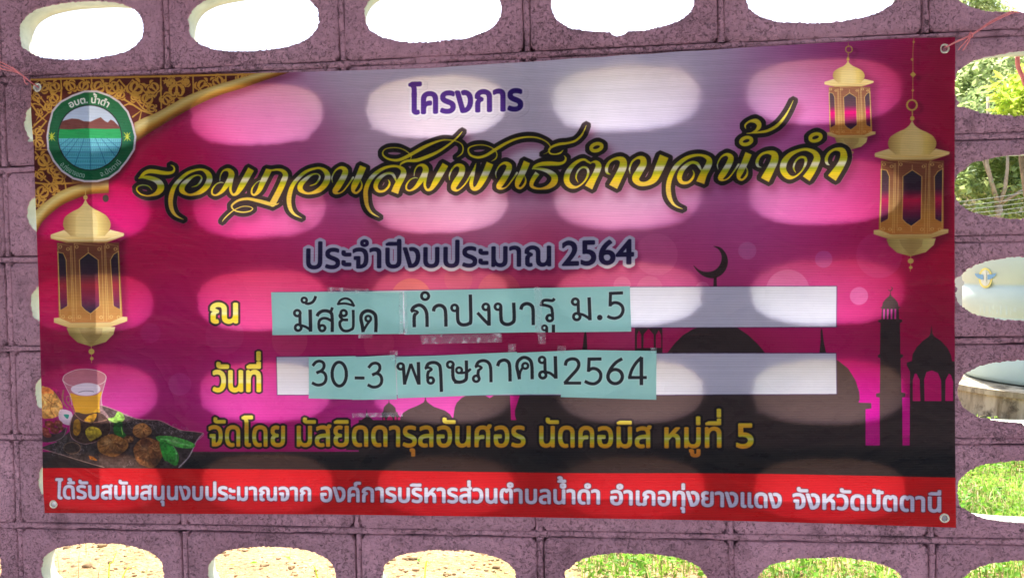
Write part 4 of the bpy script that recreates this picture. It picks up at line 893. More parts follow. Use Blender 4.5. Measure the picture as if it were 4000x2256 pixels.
# plinth under the lowest course
v, f = box(cols[0]*W_PITCH, (cols[-1]+1)*W_PITCH, -.01, .08, -.05, ROW0_Z-9*H_PITCH-.0075); mesh_ob('plinth', v, f, M_MORT, wall)

# ------------------------------------------------------------------ the banner
TOP = [(121,307),(750,288),(1087,283),(1680,265),(2061,242),(2691,200),(3415,155),(3733,144)]
BOT = [(171,2003),(700,2006),(1300,2009),(2093,2020),(2839,2033),(3300,2046),(3737,2061)]
LFT = [(121,307),(134,750),(147,1100),(158,1500),(171,2003)]
RGTE = [(3733,144),(3731,700),(3731,1300),(3733,1700),(3737,2061)]
def along(P, t):
    P = np.array(P, float); d = np.r_[0, np.cumsum(np.linalg.norm(np.diff(P, axis=0), axis=1))]; d /= d[-1]
    return np.stack([np.interp(t, d, P[:, 0]), np.interp(t, d, P[:, 1])], -1)
def coons(U, Vv):
    a, b, c, d = along(TOP, U), along(BOT, U), along(LFT, Vv), along(RGTE, Vv)
    u, v = U[..., None], Vv[..., None]
    return (1-v)*a+v*b+(1-u)*c+u*d-((1-u)*(1-v)*np.array(TOP[0])+u*(1-v)*np.array(TOP[-1])+(1-u)*v*np.array(BOT[0])+u*v*np.array(BOT[-1]))
_crease = []
for k in range(70):
    _crease.append((nrs.uniform(PX0, PX1), nrs.uniform(PZ0, PZ1), nrs.normal(math.pi/2 if k % 2 else 0, .5), nrs.uniform(.03, .16), nrs.uniform(.0006, .0020)*(1 if nrs.rand() < .5 else -1)))
for x in (.55, 1.05, 1.52): _crease.append(((x/1.98)*(PX1-PX0)+PX0+.1, (PZ0+PZ1)/2, math.pi/2+.01, .6, .0007))
_crease.append(((PX0+PX1)/2, (PZ0+PZ1)/2+.03, 0.004, 1.4, .0006))
def sag(X, Z):
    """how far the sheet stands off the wall, metres, always >= 1 mm"""
    X = np.asarray(X, float); Z = np.asarray(Z, float)
    h = .0006+.0048*np.sin(X*4.3+Z*2.6)*np.sin(Z*4.9+X*1.1+1.0)+.0018*np.sin(X*13+Z*5+2)*np.sin(Z*9-X*3)
    tt = (PZ1-Z)
    h += .0028*np.exp(-tt/.12)*np.sin(X*38+3*np.sin(X*9))*np.clip((X-PX0-.5)/.3, 0, 1)
    for cx, cz, s in ((PX0, PZ1, 1), (PX1, PZ1, -1), (PX1, PZ0, -1), (PX0, PZ0, 1)):
        dx, dz = (X-cx)*s, (Z-cz)*(-1 if cz > 1.5 and cz == PZ1 else 1); a = np.arctan2(dz, dx+1e-6); r = np.hypot(dx, dz)
        h += .0030*np.sin(a*9+1.3)*np.exp(-r/.18)*np.clip(r/.04, 0, 1)
    for x, z, a, L, A in _crease:
        u = (X-x)*math.cos(a)+(Z-z)*math.sin(a); v = -(X-x)*math.sin(a)+(Z-z)*math.cos(a)
        h += A*np.exp(-np.abs(v)/.006)*np.exp(-(u/L)**4)
    ph = np.mod(Z-(ROW0_Z+.038), H_PITCH); ph = np.minimum(ph, H_PITCH-ph)
    return .0013+np.logaddexp(0, h*2500)/2500*(1-.9*np.exp(-(ph/.034)**2))
banner = empty('banner', (0, 0, 0), 'large pink printed vinyl banner with Thai lettering, lanterns and mosque skyline on the wall', 'banner')
def sheet(name, u0, u1, v0, v1, nu, nv, m, parent, off):
    U, Vv = np.meshgrid(np.linspace(u0, u1, nu+1), np.linspace(v0, v1, nv+1)); P = coons(U, Vv)
    X, Z = wall_pt(P[..., 0].ravel(), P[..., 1].ravel(), BAN_Y); Y = -sag(X, Z)+off
    a = (np.arange(nv)[:, None]*(nu+1)+np.arange(nu)[None, :]).ravel(); F_ = np.stack([a, a+nu+1, a+nu+2, a+1], 1)
    o = np_mesh(name, np.stack([X, Y, Z], 1), F_, m, parent); me = o.data
    uv = me.uv_layers.new(name='UVMap'); li = F_.ravel()
    uvc = np.stack([(X-PX0)*PPM/TW, 1-(PZ1-Z)*PPM/TH], 1)[li]; uv.data.foreach_set('uv', uvc.astype(np.float32).ravel())
    me.polygons.foreach_set('use_smooth', [True]*len(F_)); return o
sheet('printed_face', 0, 1, 0, 1, 440, 220, M_BAN, banner, 0)
sheet('folded_hem', 0, 1, .957, 1, 440, 10, M_FOLD, banner, .0009)
sheet('folded_side', 0, .0615, 0, .957, 28, 210, M_FOLD, banner, .0009)
for gx_, gy_ in GROM:
    X, Z = wall_pt([gx_], [gy_], BAN_Y); X, Z = X[0], Z[0]; y = -float(sag(X, Z))
    pr = [(.0052, .0012), (.0056, -.0004), (.0068, -.0014), (.0085, -.0012), (.0098, .0000), (.0098, .0010)]
    V, Fc = [], []; sg = 28
    for r_, dy in pr:
        for k in range(sg): t = 2*math.pi*k/sg; V.append((X+r_*math.cos(t), y+dy, Z+r_*math.sin(t)))
    for a in range(len(pr)-1):
        for k in range(sg): p, q = a*sg+k, a*sg+(k+1) % sg; Fc.append((p, q, q+sg, p+sg))
    mesh_ob('eyelet', V, Fc, M_METAL, banner, smooth=True)

# ------------------------------------------------------------------ mint paper slips and clear tape
SL = [('mint paper slip reading มัสยิด (mosque), leftmost in the upper writing field', [(1061,1141),(1575,1139),(1577,1303),(1064,1308)], .0016),
      ('mint paper slip reading กำปงบา in the middle of the upper field', [(1579,1137),(2100,1124),(2106,1296),(1581,1306)], .0020),
      ('mint paper slip reading รู ม.5 at the right end of the upper row', [(2099,1124),(2460,1117),(2466,1294),(2107,1297)], .0028),
      ('mint paper slip reading 30, leftmost in the lower writing field', [(1206,1394),(1391,1389),(1379,1559),(1206,1555)], .0014),
      ('mint paper slip reading -3 just right of the 30', [(1377,1394),(1545,1384),(1553,1557),(1377,1560)], .0022),
      ('wide mint paper slip reading พฤษภา in the lower field', [(1548,1393),(2020,1373),(2021,1379),(2008,1536),(1555,1553)], .0016),
      ('mint paper slip reading คม between the พฤษภา and 2564 slips', [(2005,1377),(2197,1369),(2191,1536),(2008,1537)], .0023),
      ('mint paper slip reading 2564, lowest at the right end of the lower row', [(2197,1369),(2258,1365),(2564,1369),(2563,1559),(2191,1548)], .0029)]
def lay(name, q, m, off, nu=14, nv=5, curl=.0012, seed=0):
    q = [np.array(p, float) for p in q]
    if len(q) == 5:
        if abs(q[2][0]-q[1][0]) < 40: tl, tr, br, bl = q[0], q[1], q[3], q[4]; topf = lambda t: tl*(1-t)+tr*t
        else: tl, tm, tr, br, bl = q; topf = lambda t: (tl*(1-t/.17)+tm*(t/.17)) if t < .17 else (tm*(1-(t-.17)/.83)+tr*((t-.17)/.83))
    else: tl, tr, br, bl = q; topf = lambda t: tl*(1-t)+tr*t
    pts = []
    for j in range(nv+1):
        for i in range(nu+1):
            u, v = i/nu, j/nv; pts.append(topf(u)*(1-v)+(bl*(1-u)+br*u)*v)
    pts = np.array(pts); X, Z = wall_pt(pts[:, 0], pts[:, 1], BAN_Y); Y = -sag(X, Z)-off
    uu = np.tile(np.linspace(0, 1, nu+1), nv+1); vv = np.repeat(np.linspace(0, 1, nv+1), nu+1)
    Y -= curl*(np.abs(vv-.5)*2)**4+curl*.6*(.5+.5*np.sin(uu*9+seed))
    a = (np.arange(nv)[:, None]*(nu+1)+np.arange(nu)[None, :]).ravel(); F_ = np.stack([a, a+nu+1, a+nu+2, a+1], 1)
    o = np_mesh(name, np.stack([X, Y, Z], 1), F_, m); uv = o.data.uv_layers.new(name='UVMap')
    uvc = np.stack([(X-PX0)*PPM/TW, 1-(PZ1-Z)*PPM/TH], 1)[F_.ravel()]; uv.data.foreach_set('uv', uvc.astype(np.float32).ravel())
    o.data.polygons.foreach_set('use_smooth', [True]*len(F_)); return o
for k, (lb, q, off) in enumerate(SL): tag(lay('paper_slip', q, M_SLIP, off, seed=k), lb, 'paper slip', 'mint paper slips taped to the banner')
TP = [('crumpled clear tape tab just below the รู ม.5 slip', [(2101,1296),(2131,1296),(2132,1343),(2102,1341)]),
      ('clear tape tab above the top right corner of the พฤษภา slip', [(1987,1342),(2017,1341),(2015,1376),(1985,1372)]),
      ('clear tape tab above the คม and 2564 slips', [(2178,1349),(2210,1350),(2209,1378),(2178,1374)]),
      ('clear tape tab above the gap between the -3 and พฤษภา slips', [(1525,1368),(1557,1366),(1556,1400),(1526,1402)]),
      ('clear tape tab above the right end of the 2564 slip', [(2541,1356),(2565,1357),(2564,1380),(2540,1378)]),
      ('upright clear tape strip over the first joint of the upper slips, left of centre', [(1560,1141),(1592,1139),(1594,1304),(1562,1303)]),
      ('upright clear tape strip over the second joint of the upper slips, before the 5', [(2088,1122),(2116,1120),(2120,1302),(2092,1300)]),
      ('long clear tape strip under the กำปงบา slip', [(1640,1308),(1960,1301),(1962,1335),(1650,1342)]),
      ('clear tape tab under the มัสยิด slip', [(1400,1302),(1455,1301),(1456,1318),(1402,1320)]),
      ('faint clear tape strip over the small minaret below the slips', [(1376,1612),(1574,1606),(1575,1624),(1377,1628)]),
      ('wrinkled clear tape strip above the มัสยิด slip', [(1280,1120),(1445,1128),(1443,1145),(1282,1143)])]
for k, (lb, q) in enumerate(TP): tag(lay('clear_tape', q, M_TAPE, .0042+.0001*k, 5, 5, .0004, k), lb, 'tape', 'bits of clear tape')

# ------------------------------------------------------------------ pink twine at the two upper corners
def ph(u, v, y): X, Z = wall_pt([u], [v], y); return (float(X[0]), y, float(Z[0]))
def strand(pts, k=9):
    c = crom(np.array(pts)); return [tuple(p) for p in c]
rr_ = .0013
A = [strand([ph(152,346,.002), ph(146,338,-.010), ph(118,320,-.013), ph(90,296,-.010), ph(55,270+d*5,-.008), ph(10,246+d*12,-.006), ph(-60,215+d*10,-.006), ph(-130,160+d*6,.002), ph(-150,130,.05)]) for d in (0, 1, 2)]
A += [strand([ph(96,302,-.010), ph(70,282,-.012), ph(48,262,-.013)]), strand([ph(92,296,-.012), ph(98,322,-.014), ph(108,330,-.014)])]
v, f = tube(A, rr_, 6); tag(mesh_ob('twine', v, f, M_TWINE, smooth=True), 'pink twine tied from the left upper eyelet off to the left', 'twine')
B = [strand([ph(3690,186,.002), ph(3700,182,-.012), ph(3740,160+d*3,-.013), ph(3790,138+d*2,-.010), ph(3865,88+d*6,-.008), ph(3940,50+d*7,-.006), ph(3962+d*14,47,.002), ph(4000+d*8,62,.040)]) for d in (0, 1)]
B += [strand([ph(3796,132,-.012), ph(3775,160,-.014), ph(3757,178,-.014), ph(3744,196,-.013)]), strand([ph(3796,134,-.012), ph(3786,158,-.014), ph(3768,188,-.015), ph(3760,198,-.014)])]
B += [strand([ph(3790,126,-.011), ph(3800,134,-.016), ph(3796,146,-.012), ph(3786,136,-.009), ph(3792,126,-.012)])]
B += [[p for p in strand([ph(3985,70,.072), ph(3975,180,.080), ph(3972,250,.080), ph(3990,300,.076), ph(4010,345,.070), ph(4060,385,.03)])]]*1
v, f = tube(B[:-1], rr_, 6); v2, f2 = tube([B[-1], [(p[0]+.004, p[1]+.001, p[2]) for p in B[-1]]], .0028, 6)
V, Fc = join([(v, f), (v2, f2)]); tag(mesh_ob('twine', V, Fc, M_TWINE, smooth=True), 'pink twine knotted at the right upper eyelet and looped through the wall', 'twine')
# ------------------------------------------------------------------ beyond the wall
def gp(u, v, z=0.0):
    """surveyed point at height z"""
    d = FWD+((u-2000)/CAM_F)*RGT-((v-1128)/CAM_F)*UPV; t = (z-CAM_POS[2])/d[2]; p = CAM_POS+d*t; return p
def dp(u, v, dist):
    d = FWD+((u-2000)/CAM_F)*RGT-((v-1128)/CAM_F)*UPV; return CAM_POS+d*(dist/(d[1]))
def leaf_mat(name, c0, c1, thru=.4):
    m, nt, b, o = mat(name); g = geo(nt)
    col = noise_ramp(nt, g, 3.0, S(c0), S(c1), .3, .7, 3)
    oi = N(nt, 'ShaderNodeTexWhiteNoise', noise_dimensions='3D'); vm = N(nt, 'ShaderNodeVectorMath', operation='SCALE'); vm.inputs['Scale'].default_value = 9.0; sn = N(nt, 'ShaderNodeVectorMath', operation='FLOOR'); lk(nt, g, vm.inputs[0]); lk(nt, vm.outputs[0], sn.inputs[0]); lk(nt, sn.outputs[0], oi.inputs[0])
    mr = N(nt, 'ShaderNodeMapRange'); mr.inputs['To Min'].default_value = .6; mr.inputs['To Max'].default_value = 1.35; lk(nt, oi.outputs[0], mr.inputs[0])
    col = mix(nt, 1.0, col, mr.outputs[0], 'MULTIPLY')
    lk(nt, col, b.inputs['Base Color']); b.inputs['Roughness'].default_value = .5; b.inputs['Specular IOR Level'].default_value = .35
    t = N(nt, 'ShaderNodeBsdfTranslucent'); lk(nt, col, t.inputs[0]); ms = N(nt, 'ShaderNodeMixShader'); ms.inputs[0].default_value = thru
    lk(nt, b.outputs[0], ms.inputs[1]); lk(nt, t.outputs[0], ms.inputs[2]); lk(nt, ms.outputs[0], o.inputs[0]); return m
L_DARK = leaf_mat('dark_green_leaves', (70,100,50), (112,142,74)); L_MID = leaf_mat('mid_green_leaves', (164,184,122), (204,216,160), .62); L_YEL = leaf_mat('yellow_green_leaves', (170,196,70), (206,220,96), .6)  # mid green is paled: haze put into the leaf colour
L_PALE = leaf_mat('pale_green_leaves', (140,166,100), (186,202,140)); L_GRASS = leaf_mat('lawn_blades', (108,146,58), (168,190,92), .5); L_WEED = leaf_mat('weed_leaves', (88,150,46), (150,196,64), .5)
L_DRY = leaf_mat('dry_blades', (176,156,104), (206,188,140), .3)
def leaves(pos, size, rs, aspect=.45, up=.3, fold=True):
    """leaf-shaped pieces (4 corner rhombs bent at the rib) at the given points"""
    n = len(pos); a = rs.rand(n)*2*np.pi; el = rs.normal(-.2, .55, n); ax = np.stack([np.cos(a)*np.cos(el), np.sin(a)*np.cos(el), np.sin(el)], 1)
    nn = rs.normal(size=(n, 3)); nn[:, 2] = np.abs(nn[:, 2])+up; sd = np.cross(ax, nn); sd /= np.linalg.norm(sd, axis=1, keepdims=True); nr = np.cross(sd, ax)
    s = (size*(.6+.8*rs.rand(n)))[:, None]
    p0 = pos; p2 = pos+ax*s; pm = pos+ax*s*.45; p1 = pm+sd*s*aspect*.5+nr*s*.12; p3 = pm-sd*s*aspect*.5+nr*s*.12
    V = np.stack([p0, p1, p2, p3], 1).reshape(-1, 3); b = np.arange(n)*4
    F_ = np.concatenate([np.stack([b, b+1, b+2], 1), np.stack([b, b+2, b+3], 1)]); return V, F_
def crown_pts(lobes, n, rs):
    out = []
    w = np.array([l[3]**2 for l in lobes]); w /= w.sum()
    for l, k in zip(lobes, (w*n).astype(int)):
        d = rs.normal(size=(k, 3)); d /= np.linalg.norm(d, axis=1, keepdims=True); r = l[3]*(.55+.5*rs.rand(k)**.6)
        p = np.array(l[:3])+d*r[:, None]*np.array([1, 1, .8])
        cl = np.sin(p[:, 0]*5.1+1)*np.sin(p[:, 1]*4.3)*np.sin(p[:, 2]*5.7+2); out.append(p[cl > -.28+.2*rs.rand(k)])
    return np.concatenate(out)
def limb(p0, p1, r0, r1, rs, wob=.08, n=7):
    p0, p1 = np.array(p0, float), np.array(p1, float); L = np.linalg.norm(p1-p0); out = []
    o1, o2 = rs.normal(size=3)*wob*L, rs.normal(size=3)*wob*L*.6
    for i in range(n+1):
        t = i/n; out.append(tuple(p0*(1-t)+p1*t+o1*math.sin(math.pi*t)+o2*math.sin(2*math.pi*t))+(r0*(1-t)+r1*t,))
    return out
def tree(base, lobes, nleaf, size, m, label, seed, trunk_r=.12, forks=None, aspect=.45, cat='tree', group=None, barkm=None):
    rs = np.random.RandomState(seed); t = empty('tree', tuple(base), label, cat, group); B = np.array(base, float)
    lob = [(l[0]-B[0], l[1]-B[1], l[2]-B[2], l[3]) for l in lobes]
    h = np.mean([l[2] for l in lob]); c = np.mean([[l[0], l[1]] for l in lob], 0); fork = (c[0]*.25, c[1]*.25, h*.45)
    P = [limb((0, 0, -.05), fork, trunk_r, trunk_r*.7, rs)] if forks is None else []
    for l in (lob if forks is None else []):
        P.append(limb(fork, (l[0], l[1], l[2]), trunk_r*.55, trunk_r*.12, rs))
        for _ in range(2):
            d = rs.normal(size=3); d /= np.linalg.norm(d); e = np.array(l[:3])+d*l[3]*.8; P.append(limb((l[0]*.7+fork[0]*.3, l[1]*.7+fork[1]*.3, l[2]*.7+fork[2]*.3), e, trunk_r*.2, trunk_r*.05, rs))
    if forks:
        for q in forks: P.append([(a-B[0], b_-B[1], c_-B[2], r) for a, b_, c_, r in q])
    v, f = tube(P, .1, 8); mesh_ob('trunk', v, f, barkm or M_TRUNK, t, smooth=True)
    V, F_ = leaves(crown_pts(lob, nleaf, rs), size, rs, aspect); np_mesh('crown', V, F_, m, t); return t
def lobes_at(specs): return [tuple(dp(u, v, d))+(r,) for u, v, d, r in specs]
def base_of(u, d): p = dp(u, 1128, d); return (float(p[0]), float(p[1]), 0.0)
tree(base_of(3840, 21), lobes_at([(3680,400,21,1.5),(3820,380,20,1.5),(3960,400,21,1.6),(4110,380,22,1.7),(3760,520,20,1.6),(3900,540,20,1.8),(4060,520,21,1.8),(4250,420,22,2.0),(3650,500,22,1.6),(4400,400,23,2.2),(3750,320,21,1.0),(3880,310,21,1.0),(4020,320,21,1.0)]), 70000, .20, L_MID, 'tall dense grey green tree filling the view in the upper right openings', 31, .16)
tree(base_of(4150, 10), lobes_at([(3975,360,10,.26),(4020,420,10,.3),(4090,370,10.2,.45),(3945,430,9.9,.18),(4060,300,10.2,.25),(4160,420,10,.5)]), 2200, .13, L_YEL, 'bright yellow green tree with long leaves, nearest of the trees at the right edge', 32, .08, aspect=.32)
fk = dp(3905, 850, 12); f1 = dp(3900, 800, 12); a1 = dp(3855, 640, 12); a2 = dp(3860, 520, 12.1); b1 = dp(3935, 660, 12); b2 = dp(3937, 560, 12.2); c1 = dp(4000, 740, 12); c2 = dp(4100, 640, 12.2); a3 = dp(3875, 720, 12)
q = lambda p, r: (float(p[0]), float(p[1]), float(p[2]), r)
bb = base_of(3908, 12)
tree(bb, lobes_at([(3790,720,12.6,.55),(3800,810,12.4,.5),(3860,600,13,.7),(3985,610,12.8,.6),(4040,820,12.2,.45),(3990,850,12.6,.4),(3770,640,13,.5),(4150,620,12.6,.8),(3880,470,12.8,.7),(4000,480,12.8,.7)]), 9000, .13, L_PALE, 'pale barked forking tree with light green leaves behind the cables', 33, .1,
     forks=[[(bb[0], bb[1], -.05, .08), q(dp(3908,1000,12), .065), q(fk, .055), q(f1, .05)], [q(f1, .034), q(a3, .030), q(a1, .024), q(a2, .018), q(dp(3858,380,12.2), .02)], [q(f1, .032), q(dp(3925,740,12), .028), q(b1, .022), q(b2, .018), q(dp(3945,420,12.3), .02)], [q(dp(3915,790,12), .026), q(c1, .022), q(c2, .014)], [q(a3, .018), q(dp(3830,600,12.1), .013), q(dp(3800,520,12.2), .012)]], barkm=simple('pale_bark', S((176,160,140)), .85, .2, .15, 20, .006))
tree(base_of(3950, 16), lobes_at([(3760,620,16,1.1),(3880,700,16,1.2),(4020,640,16,1.3),(3800,830,16,1.0),(3960,860,16,1.1),(4120,780,16,1.3),(3700,740,17,1.2)]), 34000, .15, L_DARK, 'dark green leafy tree standing between the pale forking tree and the tall tree', 34, .09)
tree(base_of(3810, 30), lobes_at([(3795,-10,30,.75),(3835,30,30,.7),(3760,-60,30,.9),(3860,80,30,.9),(3780,90,30,1.0)]), 6000, .15, L_MID, 'slender tree whose thin top shows against the white sky in the top right opening', 35, .12)
# far hedge of trees across the field
rs = np.random.RandomState(77)
for k in range(15):
    x = -42+k*6.2+rs.uniform(-1, 1); y = 58+rs.uniform(-4, 6); h = rs.uniform(2.6, 3.6)
    if abs(x-CAM_POS[0])/y > .0: tree((x, y, 0), [(x, y, h, 1.5), (x+1.5, y+.4, h*.85, 1.3), (x-1.4, y, h*.8, 1.3), (x+.3, y-.8, h*.6, 1.4)], 2600, .42, L_DARK if k % 3 else L_MID, 'low round dark tree in the far row across the field, hidden mostly by the wall', 100+k, .15, group='far row of trees across the field')
# ---- water tank on its round pedestal
tc = dp(4215, 1128, 8.3); TX, TY = float(tc[0]), float(tc[1]); TB = float(dp(3900, 1494, 8.0)[2]); TR = .99
tank = empty('water_tank', (TX, TY, TB), 'pale green plastic water tank with a winged emblem, seen through the right openings', 'water tank')
pf = [(.90, 0), (TR-.02, .015), (TR, .06)]
for k in range(3):
    z = .31+k*.31
    pf += [(TR, z-.035), (TR-.018, z-.015), (TR-.018, z+.015), (TR, z+.035)]
pf += [(TR, 1.36), (TR-.06, 1.44), (.62, 1.50), (.36, 1.52)]
v, f = lathe(pf, 72); mesh_ob('tank_body', v, f, M_TANK, tank, smooth=True)
v, f = lathe([(.35, 1.50), (.37, 1.52), (.37, 1.54), (.30, 1.56), (.05, 1.57)], 40); mesh_ob('lid', v, f, M_TANK, tank, smooth=True)
def on_tank(u, v, off=.004):
    """point of the tank's skin that photo pixel (u, v) looks at, in tank space"""
    d = FWD+((u-2000)/CAM_F)*RGT-((v-1128)/CAM_F)*UPV; R = TR+off
    ox, oy = CAM_POS[0]-TX, CAM_POS[1]-TY; a = d[0]**2+d[1]**2; b = ox*d[0]+oy*d[1]; c = ox*ox+oy*oy-R*R; disc = b*b-a*c
    t = (-b-math.sqrt(max(disc, 0)))/a; p = CAM_POS+d*t; return (p[0]-TX, p[1]-TY, p[2]-TB)
def decal(name, pts, m, off=.004):
    cx = sum(p[0] for p in pts)/len(pts); cy = sum(p[1] for p in pts)/len(pts)
    V = [on_tank(cx, cy, off)]+[on_tank(a, b, off) for a, b in pts]; n = len(pts)
    return mesh_ob(name, V, [(0, 1+(i+1) % n, 1+i) for i in range(n)], m, tank)
M_YEL = simple('yellow_print', S((228,216,128)), .5, .3, .05, 9); M_BLU = simple('blue_print', S((120,164,200)), .5, .3, .05, 9); M_WHT = simple('white_print', S((214,218,206)), .5, .3, .05, 9)
ex, ey = 3849, 1085
decal('emblem', [(ex+27*math.cos(a), ey+40*math.sin(a)) for a in np.linspace(0, 6.28, 29)[:-1]], M_YEL, .004)
decal('emblem', [(ex+19*math.cos(a), ey+31*math.sin(a)) for a in np.linspace(0, 6.28, 29)[:-1]], M_WHT, .007)
for s in (-1, 1): decal('wing', [(ex+s*8, ey-12), (ex+s*24, ey-14), (ex+s*42, ey-18), (ex+s*38, ey-8), (ex+s*28, ey+1), (ex+s*16, ey+6), (ex+s*8, ey+7)][::s], M_BLU, .010)
decal('sword', [(ex-3, ey-28), (ex, ey-34), (ex+3, ey-28), (ex+4, ey+22), (ex-4, ey+22)], M_WHT, .013)
cu = bpy.data.curves.new('raised_lettering', 'FONT'); cu.body = 'การทหารพัฒนา'; cu.size = 1; cu.extrude = .02
ot = bpy.data.objects.new('raised_lettering', cu); COL.objects.link(ot); dg = bpy.context.evaluated_depsgraph_get(); dg.update()
me = bpy.data.meshes.new_from_object(ot.evaluated_get(dg)); bpy.data.objects.remove(ot)
th0 = math.atan2(*(lambda p: (p[1], p[0]))(on_tank(3822, 1200))); zt = on_tank(3860, 1226)[2]
for vtx in me.vertices:
    x, y, z = vtx.co; th = th0+x*.17/TR; r = TR-.006+(z+.02)*.14
    vtx.co = (r*math.cos(th), r*math.sin(th), zt+y*.17)
me.materials.clear(); me.materials.append(M_TANK); ot = bpy.data.objects.new('raised_lettering', me); COL.objects.link(ot); ot.parent = tank
ped = empty('concrete_pedestal', (TX, TY, 0), 'round weathered concrete pedestal under the water tank', 'pedestal')
v, f = lathe([(1.32, -.05), (1.32, .02), (1.30, TB-.06), (1.33, TB-.055), (1.33, TB-.002)], 72); mesh_ob('drum', v, f, M_CONC, ped, smooth=False)
# ---- white house
hb = dp(3795, 1128, 15); HX, HY = float(hb[0]), float(hb[1])
house = empty('house', (HX, HY, 0), 'low white house just left of the water tank', 'house')
v, f = box(-.55, 4.5, 0, 4, 0, 2.6); mesh_ob('wall', v, f, M_WHITEWALL, house)
mesh_ob('roof', [(-.8,-.3,2.6),(4.8,-.3,2.6),(4.8,4.3,2.6),(-.8,4.3,2.6),(-.8,2,3.2),(4.8,2,3.2)], [(0,1,5,4),(2,3,4,5),(0,4,3),(1,2,5),(0,3,2,1)], M_ROOF, house)
for x0 in (1.2, 2.8):
    v, f = box(x0, x0+.8, -.05, .02, .9, 1.9); w = mesh_ob('window', v, f, M_WHITEWALL, house)
    v, f = box(x0+.08, x0+.72, -.065, -.045, .98, 1.82); mesh_ob('pane', v, f, M_GLASS, w)
# ---- cables
for k, (v0, v1) in enumerate([(764,736),(781,757),(797,775),(814,792),(830,809)]):
    a, b = dp(3500, v0+1.5*(v0-v1), 10.6), dp(4300, v1-1.5*(v0-v1), 10.2); P = [tuple(a*(1-t)+b*t+np.array([0, 0, -.06*math.sin(math.pi*t)])) for t in np.linspace(0, 1, 24)]
    v, f = tube([P], .004, 5); tag(mesh_ob('overhead_cable', v, f, M_CABLE, smooth=True), ('thin pale overhead cable in front of the forking tree, '+['highest','second from the top','middle one','second from the bottom','lowest'][k]+' of five'), 'cable', 'overhead cables in front of the trees')
# ---- plants on the ground
rs = np.random.RandomState(5)
def grassy(x, y): return (noise.noise(Vector((x*1.9, y*1.9, 4))) > -.30 and x > 1.5+.3*math.sin(y*2.1) and y < 5.2+.5*math.sin(x*3))
def blades(pos, h, w, rs, lean=.5):
    n = len(pos); a = rs.rand(n)*2*np.pi; d = np.stack([np.cos(a), np.sin(a), 0*a], 1); s = np.stack([-np.sin(a), np.cos(a), 0*a], 1); H = (h*(.5+rs.rand(n)))[:, None]; L = (lean*rs.rand(n))[:, None]*H
    up = np.array([[0, 0, 1.]]); V = np.stack([pos-s*w, pos+s*w, pos+up*H*.6+d*L*.4+s*w*.8, pos+up*H*.6+d*L*.4-s*w*.8, pos+up*H*(1-.3*L/H)+d*L*1.1], 1).reshape(-1, 3); b = np.arange(n)*5
    return V, np.concatenate([np.stack([b, b+1, b+2], 1), np.stack([b, b+2, b+3], 1), np.stack([b+3, b+2, b+4], 1)])
def scatter(n, x0, x1, y0, y1, test):
    x, y = rs.uniform(x0, x1, n), rs.uniform(y0, y1, n); k = np.array([test(a, b) for a, b in zip(x, y)]); x, y = x[k], y[k]
    return np.stack([x, y, np.array([hgt(a, b) for a, b in zip(x, y)])], 1)
P = scatter(46000, 1.2, 7.5, .35, 6, grassy); V, F_ = blades(P, .09, .0028, rs, .8); tag(np_mesh('grass', V, F_, L_GRASS), kind='stuff')
P = scatter(60000, 1.2, 7.5, .35, 6, grassy); P[:, 2] += .01+.07*rs.rand(len(P)); V, F_ = leaves(P, .035, rs, .5, .8); tag(np_mesh('ground_cover', V, F_, L_WEED), kind='stuff')
P = scatter(9000, 1.2, 7.5, .35, 6, grassy); V, F_ = blades(P, .10, .0024, rs, 1.1); tag(np_mesh('withered_grass', V, F_, L_DRY), kind='stuff')
P = scatter(900, -3, 2.2, .35, 6, lambda a, b: noise.noise(Vector((a*1.3, b*1.3, 1))) > .12); V, F_ = blades(P, .13, .0022, rs, 1.2); tag(np_mesh('dry_grass', V, F_, L_DRY), kind='stuff')
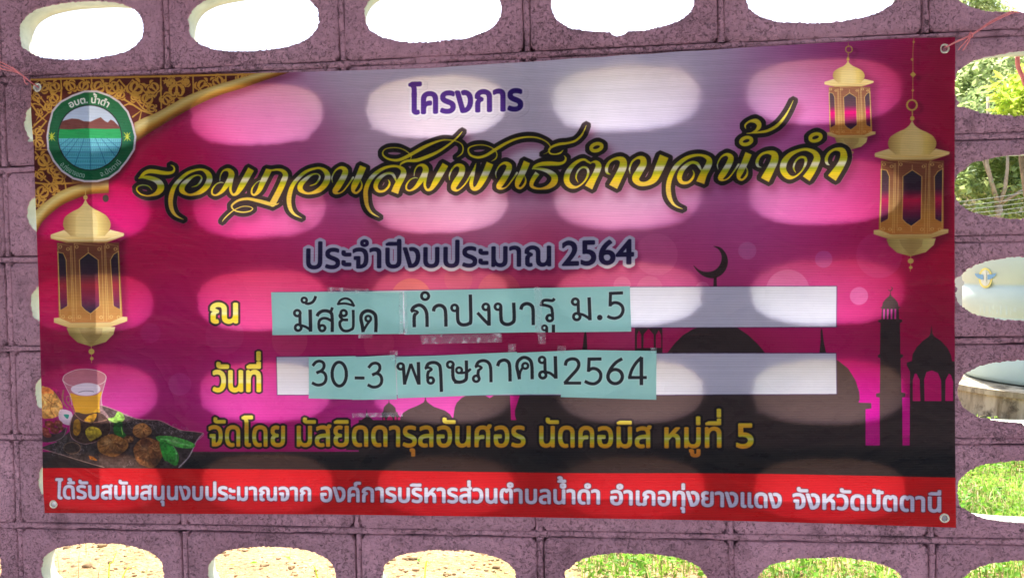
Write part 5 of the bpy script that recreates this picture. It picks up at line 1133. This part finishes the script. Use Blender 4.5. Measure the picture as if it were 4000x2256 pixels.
P = scatter(700, -3, 2.3, .35, 6, lambda a, b: noise.noise(Vector((a*1.7, b*1.7, 5))) > .22); P[:, 2] += .015; V, F_ = leaves(P, .035, rs, .5, .8); tag(np_mesh('seedlings', V, F_, L_WEED), kind='stuff')
# gravel
def pebbles(P, s, rs):
    ico = bmesh.new(); bmesh.ops.create_icosphere(ico, subdivisions=1, radius=1); iv = np.array([v.co[:] for v in ico.verts]); jf = np.array([[v.index for v in f.verts] for f in ico.faces]); ico.free()
    n = len(P); sc3 = s[:, None]*(.6+.6*rs.rand(n, 3))*np.array([1, 1, .6]); V = P[:, None, :]+iv[None]*sc3[:, None, :]*(1+.25*rs.normal(size=(n, len(iv), 1))); return V.reshape(-1, 3), (jf[None]+np.arange(n)[:, None, None]*len(iv)).reshape(-1, 3)
P = scatter(16000, -3, 3, .3, 6, lambda a, b: not grassy(a, b)); V, F_ = pebbles(P, rs.gamma(1.6, .0042, len(P))+.002, rs)
tag(np_mesh('gravel', V, F_, simple('gravel_stone', S((172,144,106)), .9, .2, .35, 14)), kind='stuff')
# a few tall grass stalks in front of the bottom openings
for k, (u0, v0, u1, v1, d) in enumerate([(425,2256,457,2150,2.5),(480,2250,640,2238,2.6),(1240,2256,1180,2190,2.6),(1660,2240,1700,2180,2.6)]):
    a, b = dp(u0, v0, d), dp(u1, v1, d+.05); g0 = np.array([a[0]-(b[0]-a[0])*.8, a[1], 0.0]); c = crom(np.array([g0, a, (a+b)/2+np.array([0, 0, .01]), b]))
    n = len(c); w = np.linspace(.004, .0008, n); V = []; 
    for p, ww in zip(c, w): V += [(p[0]-ww, p[1], p[2]), (p[0], p[1]+ww*.6, p[2]), (p[0]+ww, p[1], p[2])]
    Fc = []
    for i in range(n-1): Fc += [(3*i, 3*i+1, 3*i+4, 3*i+3), (3*i+1, 3*i+2, 3*i+5, 3*i+4)]
    lb = ['tall yellow green grass stalk in the leftmost bottom opening', 'bent grass stalk lying low in the leftmost bottom opening', 'grass stalk in the second bottom opening from the left', 'short grass stalk in the third bottom opening from the left'][k]
    tag(mesh_ob('grass_stalk', V, Fc, L_YEL), lb, 'grass')
